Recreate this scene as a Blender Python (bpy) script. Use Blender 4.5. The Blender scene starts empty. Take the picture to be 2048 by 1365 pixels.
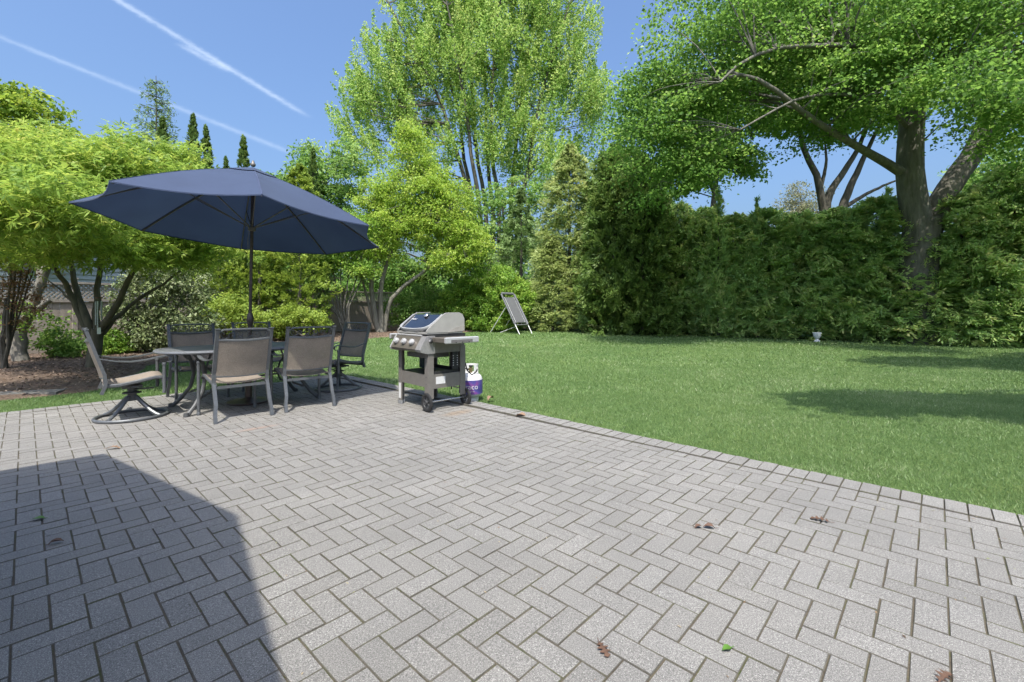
import bpy, math, random
import numpy as np
from mathutils import Vector, Matrix
R = math.radians
rng = np.random.default_rng(7)
random.seed(7)
scene = bpy.context.scene

# ------------------------------------------------------------------ camera
CAM_Z, FPX, HOR = 1.17, 910.0, 620.0
cam_d = bpy.data.cameras.new('camera')
cam = bpy.data.objects.new('camera', cam_d)
scene.collection.objects.link(cam)
cam.location = (0, 0, CAM_Z)
cam.rotation_euler = (R(90), 0, 0)
cam_d.sensor_width = 36.0
cam_d.lens = FPX / 2048 * 36
cam_d.shift_y = -62.5 / 2048
cam_d.clip_start = 0.05
cam_d.clip_end = 3000
scene.camera = cam

# ------------------------------------------------------------------ sky and sun
SUN_EL, SUN_AZ = 60.0, 2.0          # light travels towards +Y (away from the camera), a touch to the right
world = bpy.data.worlds.new('World'); scene.world = world
world.use_nodes = True
wn, wl = world.node_tree.nodes, world.node_tree.links
for n in list(wn): wn.remove(n)
w_out = wn.new('ShaderNodeOutputWorld'); w_bg = wn.new('ShaderNodeBackground')
sky = wn.new('ShaderNodeTexSky'); sky.sky_type = 'NISHITA'; sky.sun_disc = False
sky.sun_elevation = R(SUN_EL); sky.sun_rotation = R(180 + SUN_AZ)
sky.altitude = 0; sky.air_density = 1.25; sky.dust_density = 6.5; sky.ozone_density = 10.0
w_bg.inputs['Strength'].default_value = 0.108
wl.new(w_bg.outputs[0], w_out.inputs['Surface'])

def wmath(op, a, b=None, c=None):
    n = wn.new('ShaderNodeMath'); n.operation = op
    for i, x in enumerate((a, b, c)):
        if x is None: continue
        if isinstance(x, (int, float)): n.inputs[i].default_value = x
        else: wl.new(x, n.inputs[i])
    return n.outputs[0]
# two old contrails and a torn wisp: straight bands on the flat cirrus layer overhead
tc = wn.new('ShaderNodeTexCoord'); sp = wn.new('ShaderNodeSeparateXYZ')
wl.new(tc.outputs['Generated'], sp.inputs[0])
zz = wmath('MAXIMUM', sp.outputs[2], 0.03)
lx, ly = wmath('DIVIDE', sp.outputs[0], zz), wmath('DIVIDE', sp.outputs[1], zz)
cmb = wn.new('ShaderNodeCombineXYZ'); wl.new(lx, cmb.inputs[0]); wl.new(ly, cmb.inputs[1])
def contrail(p, q, w0, w1, lo, hi, amount, nscale, fade=.12):
    d = math.hypot(q[0]-p[0], q[1]-p[1]); tx, ty = (q[0]-p[0])/d, (q[1]-p[1])/d
    dx, dy = wmath('SUBTRACT', lx, p[0]), wmath('SUBTRACT', ly, p[1])
    al = wmath('DIVIDE', wmath('ADD', wmath('MULTIPLY', dx, tx), wmath('MULTIPLY', dy, ty)), d)
    ac = wmath('SUBTRACT', wmath('MULTIPLY', dx, -ty), wmath('MULTIPLY', dy, -tx))
    nz = wn.new('ShaderNodeTexNoise'); nz.inputs['Scale'].default_value = nscale
    nz.inputs['Detail'].default_value = 8; nz.inputs['Roughness'].default_value = .68
    wl.new(cmb.outputs[0], nz.inputs['Vector'])
    ac = wmath('ADD', ac, wmath('MULTIPLY', wmath('SUBTRACT', nz.outputs['Fac'], .5), w0*2.6))
    wid = wmath('ADD', w0, wmath('MULTIPLY', al, w1-w0))
    g = wmath('DIVIDE', ac, wid)
    g = wmath('POWER', 2.718, wmath('MULTIPLY', wmath('MULTIPLY', g, g), -1.0))
    def ramp(x, a, b):
        m = wn.new('ShaderNodeMapRange'); m.interpolation_type = 'SMOOTHSTEP'
        wl.new(x, m.inputs[0]); m.inputs[1].default_value = a; m.inputs[2].default_value = b
        return m.outputs[0]
    g = wmath('MULTIPLY', g, wmath('MULTIPLY', ramp(al, lo-fade, lo+fade), ramp(al, hi+fade, hi-fade)))
    n2 = wn.new('ShaderNodeTexNoise'); n2.inputs['Scale'].default_value = nscale*.45
    n2.inputs['Detail'].default_value = 6
    wl.new(cmb.outputs[0], n2.inputs['Vector'])
    g = wmath('MULTIPLY', g, wmath('ADD', .35, wmath('MULTIPLY', n2.outputs['Fac'], 1.3)))
    return wmath('MULTIPLY', g, amount)
k1 = contrail((-1.273, 1.468), (-1.0616, 2.333), .015, .020, -1.0, .96, .34, 34)
k2 = contrail((-1.878, 1.669), (-1.41, 2.89), .020, .034, -.9, 1.0, .20, 24)
k3 = contrail((-1.262, 1.70), (-1.17, 1.93), .014, .026, .1, .85, .30, 40)
ksum = wmath('MINIMUM', wmath('ADD', wmath('ADD', k1, k2), k3), .9)
wm = wn.new('ShaderNodeMixRGB'); wm.blend_type = 'MIX'
wl.new(ksum, wm.inputs[0]); wl.new(sky.outputs[0], wm.inputs[1]); wm.inputs[2].default_value = (3.6, 4.2, 5.0, 1)
wl.new(wm.outputs[0], w_bg.inputs['Color'])

sun_d = bpy.data.lights.new('sun', 'SUN'); sun = bpy.data.objects.new('sun', sun_d)
scene.collection.objects.link(sun)
sun_d.energy = 2.8; sun_d.angle = R(0.53); sun_d.color = (1.0, .95, .85)
sun.rotation_euler = (R(90 - SUN_EL), 0, R(-SUN_AZ)); sun.location = (0, -8, 14)

vs = scene.view_settings
vs.view_transform = 'Standard'; vs.look = 'None'; vs.exposure = 1.34; vs.gamma = 1; vs.use_curve_mapping = False
scene.cycles.max_bounces = 10; scene.cycles.transparent_max_bounces = 12
scene.cycles.diffuse_bounces = 6; scene.cycles.transmission_bounces = 6
scene.cycles.use_denoising = True

# ------------------------------------------------------------------ helpers
COL = scene.collection
P0 = np.array([-0.631, 1.912]); UD = np.array([.682, .731]); VD = np.array([.731, -.682])
LAT = math.atan2(UD[1], UD[0])
def uv(u, v): return P0 + u*UD + v*VD                       # patio grid (metres) to world
def zg(y): return .0155*max(0.0, y-9.0)                    # the lawn rises gently towards the back
def zg_n(y): return .0155*np.maximum(0.0, y-9.0)
def G(px, py):                                             # ground point
    k = (py-HOR)/FPX
    y = CAM_Z/k
    if y > 9: y = (CAM_Z+.1395)/(k+.0155)
    return ((px-1024)/FPX*y, y, zg(y))
def at(px, py, y): return np.array([(px-1024)/FPX*y, y, CAM_Z+(HOR-py)/FPX*y])

def nodes_of(name):
    m = bpy.data.materials.new(name); m.use_nodes = True
    return m, m.node_tree.nodes, m.node_tree.links, m.node_tree.nodes['Principled BSDF']
def ramp_node(n, stops):
    r = n.new('ShaderNodeValToRGB')
    while len(r.color_ramp.elements) < len(stops): r.color_ramp.elements.new(.5)
    for e, (p, c) in zip(r.color_ramp.elements, stops): e.position = p; e.color = (*c, 1)
    return r
def noise(n, l, scale, detail=4, rough=.6, vec=None):
    t = n.new('ShaderNodeTexNoise'); t.inputs['Scale'].default_value = scale
    t.inputs['Detail'].default_value = detail; t.inputs['Roughness'].default_value = rough
    if vec is not None: l.new(vec, t.inputs['Vector'])
    return t.outputs['Fac']
def mixc(n, l, fac, a, b, mode='MIX'):
    m = n.new('ShaderNodeMixRGB'); m.blend_type = mode
    for s, x in ((0, fac), (1, a), (2, b)):
        if isinstance(x, (int, float)): m.inputs[s].default_value = x
        elif isinstance(x, tuple): m.inputs[s].default_value = (*x, 1)
        else: l.new(x, m.inputs[s])
    return m.outputs[0]
def bump(n, l, b, h, strength=.3, dist=.01):
    k = n.new('ShaderNodeBump'); k.inputs['Strength'].default_value = strength; k.inputs['Distance'].default_value = dist
    l.new(h, k.inputs['Height']); l.new(k.outputs[0], b.inputs['Normal'])
TONE = .72        # all colours below were matched against the photograph at one common level
def simple(name, col, rough=.6, metal=0.0, var=.15, scale=30, spec=None, bmp=0.0, coords='Object', coat=0):
    m, n, l, b = nodes_of(name)
    tc = n.new('ShaderNodeTexCoord')
    f = noise(n, l, scale, 5, .65, tc.outputs[coords])
    col = tuple(c*TONE for c in col)
    lo = tuple(c*(1-var) for c in col); hi = tuple(min(1, c*(1+var)) for c in col)
    r = ramp_node(n, [(.3, lo), (.7, hi)]); l.new(f, r.inputs[0]); l.new(r.outputs[0], b.inputs['Base Color'])
    b.inputs['Roughness'].default_value = rough; b.inputs['Metallic'].default_value = metal
    if coat: b.inputs['Coat Weight'].default_value = coat
    if spec is not None: b.inputs['Specular IOR Level'].default_value = spec
    if bmp: bump(n, l, b, f, bmp, .004)
    return m
def leaf_mat(name, stops, trans=.45, rough=.5, spec=.3, tcol=1.25):
    # leaves: colour by a per-leaf random tint, part of the light goes through
    m, n, l, b = nodes_of(name)
    a = n.new('ShaderNodeAttribute'); a.attribute_name = 'tint'
    r = ramp_node(n, [(q, tuple(c*TONE for c in k)) for q, k in stops]); l.new(a.outputs['Fac'], r.inputs[0])
    l.new(r.outputs[0], b.inputs['Base Color']); b.inputs['Roughness'].default_value = rough
    b.inputs['Specular IOR Level'].default_value = spec
    t = n.new('ShaderNodeBsdfTranslucent')
    hs = n.new('ShaderNodeHueSaturation'); hs.inputs['Value'].default_value = tcol; hs.inputs['Hue'].default_value = .485
    l.new(r.outputs[0], hs.inputs['Color']); l.new(hs.outputs[0], t.inputs['Color'])
    mx = n.new('ShaderNodeMixShader'); mx.inputs[0].default_value = trans
    l.new(b.outputs[0], mx.inputs[1]); l.new(t.outputs[0], mx.inputs[2])
    l.new(mx.outputs[0], n['Material Output'].inputs['Surface'])
    return m
def bark(name, c1, c2, scale=9):
    m, n, l, b = nodes_of(name)
    tc = n.new('ShaderNodeTexCoord'); mp = n.new('ShaderNodeMapping'); mp.inputs['Scale'].default_value = (1, 1, .22)
    l.new(tc.outputs['Object'], mp.inputs['Vector'])
    f = noise(n, l, scale, 8, .7, mp.outputs[0]); f2 = noise(n, l, 2.2, 3, .5, tc.outputs['Object'])
    r = ramp_node(n, [(.32, tuple(TONE*x for x in c1)), (.68, tuple(TONE*x for x in c2))]); l.new(f, r.inputs[0])
    mm = n.new('ShaderNodeMath'); mm.operation = 'MULTIPLY'; mm.inputs[1].default_value = .45; l.new(f2, mm.inputs[0])
    c = mixc(n, l, mm.outputs[0], r.outputs[0], (.095, .10, .072))
    l.new(c, b.inputs['Base Color']); b.inputs['Roughness'].default_value = .9
    bump(n, l, b, f, .8, .03)
    return m

class MB:
    """collects shapes, builds ONE mesh object"""
    def __init__(s): s.v, s.f, s.n = [], [], 0
    def add(s, v, f):
        s.v.extend([tuple(map(float, p)) for p in v]); s.f.extend([tuple(i+s.n for i in q) for q in f]); s.n = len(s.v); return s
    def box(s, c, d, rz=0.0, rx=0.0, ry=0.0, bev=0.0):
        hx, hy, hz = d[0]/2, d[1]/2, d[2]/2
        M = Matrix.Rotation(rz, 3, 'Z') @ Matrix.Rotation(ry, 3, 'Y') @ Matrix.Rotation(rx, 3, 'X'); c = Vector(c)
        if bev <= 0:
            p = [(-hx,-hy,-hz),(hx,-hy,-hz),(hx,hy,-hz),(-hx,hy,-hz),(-hx,-hy,hz),(hx,-hy,hz),(hx,hy,hz),(-hx,hy,hz)]
            f = [(0,3,2,1),(4,5,6,7),(0,1,5,4),(1,2,6,5),(2,3,7,6),(3,0,4,7)]
        else:
            e = bev; p = []; f = []
            for z, k in ((-hz, e), (-hz+e, 0), (hz-e, 0), (hz, e)):
                p += [(-hx+k,-hy+k,z),(hx-k,-hy+k,z),(hx-k,hy-k,z),(-hx+k,hy-k,z)]
            f = [(3,2,1,0),(12,13,14,15)]
            for r_ in range(3):
                for i in range(4): f.append((r_*4+i, r_*4+(i+1)%4, r_*4+4+(i+1)%4, r_*4+4+i))
        return s.add([tuple(c + M @ Vector(q)) for q in p], f)
    def tube(s, pts, r, n=8, closed=False, caps=True, flat=None):
        P = [Vector(p) for p in pts]; N = len(P)
        rs = r if isinstance(r, (list, tuple, np.ndarray)) else [r]*N
        V = []; F = []; prev = None
        for i, p in enumerate(P):
            if closed: t = P[(i+1) % N]-P[i-1]
            else: t = P[min(i+1, N-1)]-P[max(i-1, 0)]
            t = t.normalized() if t.length > 1e-9 else Vector((0, 0, 1))
            if prev is None:
                a = Vector((0, 0, 1)) if abs(t.z) < .9 else Vector((1, 0, 0))
                x = t.cross(a).normalized()
            else:
                x = prev - t*prev.dot(t)
                x = x.normalized() if x.length > 1e-6 else t.orthogonal().normalized()
            prev = x; y = t.cross(x)
            for k in range(n):
                a = 2*math.pi*(k+.5)/n
                if flat: V.append(tuple(p + x*math.cos(a)*rs[i]*flat[0] + y*math.sin(a)*rs[i]*flat[1]))
                else: V.append(tuple(p + (x*math.cos(a)+y*math.sin(a))*rs[i]))
        m = N if closed else N-1
        for i in range(m):
            j = (i+1) % N
            for k in range(n): F.append((i*n+k, i*n+(k+1) % n, j*n+(k+1) % n, j*n+k))
        if caps and not closed:
            F.append(tuple(range(n-1, -1, -1))); F.append(tuple((N-1)*n+k for k in range(n)))
        return s.add(V, F)
    def lathe(s, prof, n=24, c=(0, 0, 0), M=None):
        V = []; F = []; m = len(prof)
        for (r, z) in prof:
            for k in range(n):
                a = 2*math.pi*k/n; q = Vector((r*math.cos(a), r*math.sin(a), z))
                if M is not None: q = M @ q
                V.append(tuple(Vector(c)+q))
        for i in range(m-1):
            for k in range(n): F.append((i*n+k, i*n+(k+1) % n, (i+1)*n+(k+1) % n, (i+1)*n+k))
        F.append(tuple(range(n-1, -1, -1))); F.append(tuple((m-1)*n+k for k in range(n)))
        return s.add(V, F)
    def prism(s, poly, a, b, axis='x'):
        # polygon in the two other axes, extruded from a to b along axis
        n = len(poly)
        def mk(p, t): return {'x': (t, p[0], p[1]), 'y': (p[0], t, p[1]), 'z': (p[0], p[1], t)}[axis]
        V = [mk(p, a) for p in poly]+[mk(p, b) for p in poly]
        F = [tuple(range(n-1, -1, -1)), tuple(range(n, 2*n))]+[(i, (i+1) % n, n+(i+1) % n, n+i) for i in range(n)]
        return s.add(V, F)
    def mesh(s, name, mat, smooth=False):
        me = bpy.data.meshes.new(name); me.from_pydata(s.v, [], s.f); me.materials.append(mat)
        if smooth:
            me.polygons.foreach_set('use_smooth', [True]*len(me.polygons))
            try: me.set_sharp_from_angle(angle=R(40))
            except Exception: pass
        me.update(); return me
    def build(s, name, mat, parent=None, smooth=True, loc=None):
        return link(name, s.mesh(name, mat, smooth), parent, loc)
def link(name, me, parent=None, loc=None):
    o = bpy.data.objects.new(name, me); COL.objects.link(o)
    if parent is not None: o.parent = parent
    if loc is not None: o.location = loc
    return o
def tag(o, label=None, cat=None, group=None, kind=None):
    if label: o['label'] = label
    if cat: o['category'] = cat
    if group: o['group'] = group
    if kind: o['kind'] = kind
    return o
def thing(name, label, cat, loc=(0, 0, 0), rz=0.0, group=None):
    o = bpy.data.objects.new(name, None); COL.objects.link(o); o.location = loc; o.rotation_euler = (0, 0, rz)
    o.empty_display_size = .2
    return tag(o, label, cat, group)
def copy_tree(o, parent=None):
    c = o.copy(); COL.objects.link(c)
    if parent is not None: c.parent = parent
    for ch in list(o.children): copy_tree(ch, c)
    return c
def np_mesh(name, V, F, mat, tint=None, smooth=False, flat=False):
    """V (n,3); F (m,k) with equal k"""
    V = np.ascontiguousarray(V, dtype=np.float32); F = np.ascontiguousarray(F, dtype=np.int32)
    me = bpy.data.meshes.new(name); m, k = F.shape
    me.vertices.add(len(V)); me.vertices.foreach_set('co', V.ravel())
    me.loops.add(m*k); me.loops.foreach_set('vertex_index', F.ravel())
    me.polygons.add(m); me.polygons.foreach_set('loop_start', np.arange(0, m*k, k, dtype=np.int32))
    if tint is not None:
        a = me.attributes.new('tint', 'FLOAT', 'FACE'); a.data.foreach_set('value', np.ascontiguousarray(tint, dtype=np.float32))
    me.materials.append(mat); me.update(calc_edges=True)
    if smooth: me.polygons.foreach_set('use_smooth', np.ones(m, dtype=bool))
    if flat: me.polygons.foreach_set('use_smooth', np.zeros(m, dtype=bool))
    return me
def unit(a): return a/np.maximum(np.linalg.norm(a, axis=1, keepdims=True), 1e-9)
def rdir(n): return unit(rng.normal(size=(n, 3)))
def leaf_quads(C, A, Nrm, L, Wd, fold=.18):
    """diamond leaves: centre, axis, normal, length, width"""
    A = unit(A); B = unit(np.cross(Nrm, A)); N = np.cross(A, B)
    L = np.broadcast_to(np.asarray(L, float), (len(C),))[:, None]; Wd = np.broadcast_to(np.asarray(Wd, float), (len(C),))[:, None]
    v0 = C-A*L*.5; v2 = C+A*L*.5; mid = C-A*L*.06
    v1 = mid+B*Wd*.5+N*Wd*fold; v3 = mid-B*Wd*.5+N*Wd*fold
    V = np.stack([v0, v1, v2, v3], 1).reshape(-1, 3)
    F = np.arange(len(C)*4).reshape(-1, 4)
    return V, F
def ell_points(E, n, shell=.55, wexp=.72):
    """points spread through a set of ellipsoids, more of them near the outside"""
    E = np.array(E, float); w = (E[:, 3]*E[:, 4]*E[:, 5])**wexp; w /= w.sum()
    idx = rng.choice(len(E), n, p=w); d = rdir(n)
    r = shell+(1-shell)*rng.random(n)**.6
    inner = rng.random(n) < .22; r[inner] *= rng.random(inner.sum())
    out = E[idx, :3]+d*E[idx, 3:6]*r[:, None]
    return out, d
def crown_mesh(name, mat, cl, per, rc, L, W, flat=.5, droop=.25, axis_out=.6, up=.9, jitter=.22, tint=None, ctr=None, keep=None):
    """leaf clumps round the points cl"""
    n = len(cl)*per
    ci = np.repeat(np.arange(len(cl)), per)
    off = np.clip(rng.normal(size=(n, 3)), -1.75, 1.75)*np.array([1, 1, flat])*rc*.55
    rcs = (.6+.8*rng.random(len(cl)))[ci][:, None]
    off *= rcs
    C = cl[ci]+off
    C[:, 2] -= droop*(off[:, 0]**2+off[:, 1]**2)/np.maximum(rc, .05)
    if keep is not None:
        k = keep(C); C, ci, off = C[k], ci[k], off[k]; n = len(C)
    o = off.copy(); o[:, 2] *= .3
    A = unit(o+1e-6)*axis_out+rdir(n)*(1-axis_out*.4); A[:, 2] -= .35
    N = rdir(n)*.8; N[:, 2] += up
    s = .7+.6*rng.random(n)
    V, F = leaf_quads(C, A, N, L*s, W*s)
    ct = rng.random(len(cl)) if tint is None else tint
    t = np.clip(ct[ci]*.55+.45*rng.random(n)+rng.normal(size=n)*jitter*.3, 0, 1)
    return np_mesh(name, V, F, mat, t)
def curve_pts(p, q, n=8, sag=0.0, wob=.0, seed=0, up=0.0):
    rr = random.Random(seed); p, q = np.array(p, float), np.array(q, float); L = np.linalg.norm(q-p)
    out = []
    ph = [rr.random()*6.28 for _ in range(4)]
    for i in range(n):
        t = i/(n-1); c = p+(q-p)*t; e = math.sin(math.pi*t)
        c = c+np.array([math.sin(ph[0]+t*5)*wob*L*e, math.sin(ph[1]+t*6)*wob*L*e, -sag*L*e*1.0+up*L*e])
        out.append(tuple(c))
    return out
def taper(r0, r1, n, p=1.0): return [r0+(r1-r0)*(i/(n-1))**p for i in range(n)]
def along(pts, t):
    P = np.array(pts); d = np.r_[0, np.cumsum(np.linalg.norm(np.diff(P, axis=0), axis=1))]; d /= d[-1]
    return np.array([np.interp(t, d, P[:, k]) for k in range(3)])

# ------------------------------------------------------------------ ground, patio, lawn
def paver_mat(name, indiv):
    m, n, l, b = nodes_of(name)
    geo = n.new('ShaderNodeNewGeometry'); pos = geo.outputs['Position']
    if indiv: rnd = n.new('ShaderNodeObjectInfo').outputs['Random']
    else:
        a = n.new('ShaderNodeAttribute'); a.attribute_name = 'tint'; rnd = a.outputs['Fac']
    tone = ramp_node(n, [(0, (.176, .170, .161)), (.3, (.186, .180, .171)), (.75, (.192, .186, .177)), (1, (.203, .197, .188))]); l.new(rnd, tone.inputs[0])
    big = noise(n, l, 1.3, 4, .6, pos); r0 = ramp_node(n, [(.3, (.86, .86, .86)), (.7, (1.06, 1.05, 1.03))]); l.new(big, r0.inputs[0])
    c = mixc(n, l, 1.0, tone.outputs[0], r0.outputs[0], 'MULTIPLY')
    sp1 = noise(n, l, 330, 3, .8, pos); r1 = ramp_node(n, [(.36, (.36, .36, .36)), (.46, (.95, .95, .95)), (.55, (1.0, 1.0, 1.0)), (.63, (2.5, 2.5, 2.5))]); l.new(sp1, r1.inputs[0])
    c = mixc(n, l, .85, c, r1.outputs[0], 'MULTIPLY')
    sp2 = noise(n, l, 150, 2, .7, pos); r2 = ramp_node(n, [(.40, (.70, .70, .70)), (.56, (1.06, 1.06, 1.06)), (.70, (1.5, 1.5, 1.5))]); l.new(sp2, r2.inputs[0])
    c = mixc(n, l, .7, c, r2.outputs[0], 'MULTIPLY')
    # rust stain by the front chairs and spilled soil by the grill wheels, worn brown
    st = noise(n, l, 7, 5, .7, pos)
    def spot(cx, cy, rx, ry, ang, col, amt, c):
        vm = n.new('ShaderNodeMapping'); vm.vector_type = 'POINT'
        vm.inputs['Location'].default_value = (0, 0, 0)
        sb = n.new('ShaderNodeVectorMath'); sb.operation = 'SUBTRACT'; l.new(pos, sb.inputs[0]); sb.inputs[1].default_value = (cx, cy, 0)
        l.new(sb.outputs[0], vm.inputs['Vector']); vm.inputs['Rotation'].default_value = (0, 0, -ang)
        s2 = n.new('ShaderNodeVectorMath'); s2.operation = 'MULTIPLY'; l.new(vm.outputs[0], s2.inputs[0]); s2.inputs[1].default_value = (1/rx, 1/ry, 0)
        ln = n.new('ShaderNodeVectorMath'); ln.operation = 'LENGTH'; l.new(s2.outputs[0], ln.inputs[0])
        ad = n.new('ShaderNodeMath'); ad.operation = 'ADD'; l.new(ln.outputs['Value'], ad.inputs[0]); l.new(st, ad.inputs[1])
        mr = n.new('ShaderNodeMapRange'); l.new(ad.outputs[0], mr.inputs[0]); mr.inputs[1].default_value = 1.5; mr.inputs[2].default_value = .75
        mu = n.new('ShaderNodeMath'); mu.operation = 'MULTIPLY'; mu.inputs[1].default_value = amt; l.new(mr.outputs[0], mu.inputs[0])
        return mixc(n, l, mu.outputs[0], c, col)
    g1 = G(515, 857); g2 = G(915, 826)
    c = spot(g1[0], g1[1], .26, .06, LAT, (.25, .16, .12), .6, c)
    c = spot(g2[0], g2[1], .30, .12, LAT, (.2, .145, .095), .65, c)
    l.new(c, b.inputs['Base Color']); b.inputs['Roughness'].default_value = .85; b.inputs['Specular IOR Level'].default_value = .35
    bump(n, l, b, sp1, .55, .004)
    return m
M_PAVER, M_PAVER_S = paver_mat('paver concrete', True), paver_mat('paver concrete field', False)

def edge_mat():
    m, n, l, b = nodes_of('paver edge dark mottle')
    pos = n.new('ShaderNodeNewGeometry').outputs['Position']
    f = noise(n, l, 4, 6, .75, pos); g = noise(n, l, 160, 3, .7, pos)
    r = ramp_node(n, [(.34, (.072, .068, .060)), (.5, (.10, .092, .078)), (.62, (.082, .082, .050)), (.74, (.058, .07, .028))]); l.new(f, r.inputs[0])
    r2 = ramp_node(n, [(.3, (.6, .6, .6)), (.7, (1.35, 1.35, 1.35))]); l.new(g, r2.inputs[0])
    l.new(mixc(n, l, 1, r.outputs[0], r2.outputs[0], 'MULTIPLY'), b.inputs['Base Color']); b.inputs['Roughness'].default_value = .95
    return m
M_EDGE = edge_mat()  # darker mottled tone for the chamfers and sides of every paver
def soil_mat():
    m, n, l, b = nodes_of('joint sand and moss')
    geo = n.new('ShaderNodeNewGeometry'); pos = geo.outputs['Position']
    f = noise(n, l, 5, 6, .7, pos); g = noise(n, l, 120, 3, .7, pos)
    r = ramp_node(n, [(.35, (0.054, 0.045, 0.032)), (.5, (0.086, 0.071, 0.049)), (.60, (0.061, 0.063, 0.025)), (.72, (0.040, 0.054, 0.014))]); l.new(f, r.inputs[0])
    r2 = ramp_node(n, [(.3, (.6, .6, .6)), (.7, (1.3, 1.3, 1.3))]); l.new(g, r2.inputs[0])
    l.new(mixc(n, l, 1, r.outputs[0], r2.outputs[0], 'MULTIPLY'), b.inputs['Base Color']); b.inputs['Roughness'].default_value = .95
    bump(n, l, b, g, .6, .004)
    return m
UMAX, VMIN, UMIN, VMAX = 27, -58, -34, 42        # field limits in brick widths (0.1 m)
BW = .1
def pquad(name, u0, u1, v0, v1, z, mat):
    c = [uv(u0, v0), uv(u1, v0), uv(u1, v1), uv(u0, v1)]
    return link(name, MB().add([(p[0], p[1], z) for p in c], [(3, 2, 1, 0)]).mesh(name, mat))
patio = pquad('patio', -3.4, 2.915, -6.015, 4.2, -.0052, soil_mat())
tag(patio, kind='structure')

def brick_mesh(lx, ly, seed):
    """tapered block with worn arrises, chamfers and sides in a darker tone: faces 0 = top, 1-4 = chamfers, 5-8 = sides"""
    rr = random.Random(seed); g = .0020+rr.random()*.0007
    hx, hy = lx/2-g, ly/2-g
    V = []
    for z, k in ((-.05, 0), (-.0032, 0), (0, .0019)):
        for sx, sy in ((-1, -1), (1, -1), (1, 1), (-1, 1)):
            V.append((sx*(hx-k*rr.uniform(.75, 1.35))+rr.uniform(-.0005, .0005), sy*(hy-k*rr.uniform(.75, 1.35))+rr.uniform(-.0005, .0005), z))
    F = [(8, 9, 10, 11)]
    for r_ in (1, 0):
        for i in range(4): F.append((r_*4+i, r_*4+(i+1) % 4, r_*4+4+(i+1) % 4, r_*4+4+i))
    return V, F
EDGE_IDX = [0]+[1]*8
_bm = {}
def brick_data(lx, ly, k):
    key = (round(lx, 3), round(ly, 3), k)
    if key not in _bm:
        me = bpy.data.meshes.new('paver'); V, F = brick_mesh(lx, ly, int(lx*1000)*7+int(ly*1000)*13+k); me.from_pydata(V, [], F)
        me.materials.append(M_PAVER); me.materials.append(M_EDGE); me.polygons.foreach_set('material_index', EDGE_IDX); me.update(); _bm[key] = me
    return _bm[key]
bricks = []
for k in range(-120, 120):
    for j in range(-60, 60):
        u0, v0 = k+2*j, k-2*j
        for (a0, b0, a1, b1) in ((u0, v0, u0+2, v0+1), (u0, v0+1, u0+1, v0+3)):
            x0, x1 = max(a0, UMIN), min(a1, UMAX); y0, y1 = max(b0, VMIN), min(b1, VMAX)
            if x1-x0 < .5 or y1-y0 < .5: continue
            if x1 < -16 and y0 > -22: continue           # under the house
            bricks.append((x0, y0, x1, y1))
def vis_area(b):
    c = uv((b[0]+b[2])/2*BW, (b[1]+b[3])/2*BW); y = c[1]
    if y < .9: return 0
    px, py = 1024+FPX*c[0]/y, HOR+FPX*CAM_Z/y
    if px < -60 or px > 2108 or py > 1425: return 0
    return (b[2]-b[0])*(b[3]-b[1])/y**3
order = sorted(bricks, key=vis_area, reverse=True)
near, rest = order[:300], order[300:]
for i, b in enumerate(near):
    rr = random.Random(i*7+1)
    o = link('paver', brick_data((b[2]-b[0])*BW, (b[3]-b[1])*BW, rr.randrange(3)), patio)
    c = uv((b[0]+b[2])/2*BW, (b[1]+b[3])/2*BW)
    o.location = (c[0]+rr.uniform(-.0007, .0007), c[1]+rr.uniform(-.0007, .0007), rr.uniform(-.0018, .0014))
    o.rotation_euler = (rr.uniform(-.003, .003), rr.uniform(-.003, .003), LAT+rr.uniform(-.006, .006))
# the grid's v axis is mirrored against +90 degrees, so lengths are given along u then -v: bricks are symmetric, this is exact
V_all, F_all, T_all, nv = [], [], [], 0
for i, b in enumerate(rest):
    V, F = brick_mesh((b[2]-b[0])*BW, (b[3]-b[1])*BW, i)
    V = np.array(V); c = uv((b[0]+b[2])/2*BW, (b[1]+b[3])/2*BW); a = LAT+random.uniform(-.006, .006)
    X = V[:, 0]*math.cos(a)-V[:, 1]*math.sin(a)+c[0]; Y = V[:, 0]*math.sin(a)+V[:, 1]*math.cos(a)+c[1]
    Z = V[:, 2]+random.uniform(-.0014, .0012)+V[:, 0]*random.uniform(-.003, .003)+V[:, 1]*random.uniform(-.003, .003)
    V_all.append(np.stack([X, Y, Z], 1)); F_all.append(np.array(F)+nv); nv += len(V); T_all.append(np.full(len(F), random.random()))
me = np_mesh('paver_field', np.concatenate(V_all), np.concatenate(F_all), M_PAVER_S, np.concatenate(T_all), flat=True); me.materials.append(M_EDGE)
me.polygons.foreach_set('material_index', np.tile(np.array(EDGE_IDX, dtype=np.int32), len(rest)))
o = link('paver_field', me, patio)
tag(o, kind='stuff')
# soldier courses along the lawn: bricks laid side by side, a little proud of the field
for i in range(VMIN-2, 40):
    rr = random.Random(i+900)
    o = link('edging_paver', brick_data(.2, .1, i % 3), patio); c = uv(UMAX*BW+.104+rr.uniform(-.003, .003), (i+.5)*BW)
    k = max(0, min(1, (10-i)/30)); o.location = (c[0], c[1], .004+.016*k+rr.uniform(-.002, .003))
    o.rotation_euler = (rr.uniform(-.008, .008), rr.uniform(-.012, .012), LAT+rr.uniform(-.012, .012))
for i in range(UMIN, UMAX):
    rr = random.Random(i+1900)
    o = link('edging_paver', brick_data(.2, .1, i % 3), patio); c = uv((i+.5)*BW, VMIN*BW-.102)
    o.location = (c[0], c[1], .003+rr.uniform(-.002, .003)); o.rotation_euler = (rr.uniform(-.008, .008), 0, LAT+math.pi/2+rr.uniform(-.01, .01))

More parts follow.
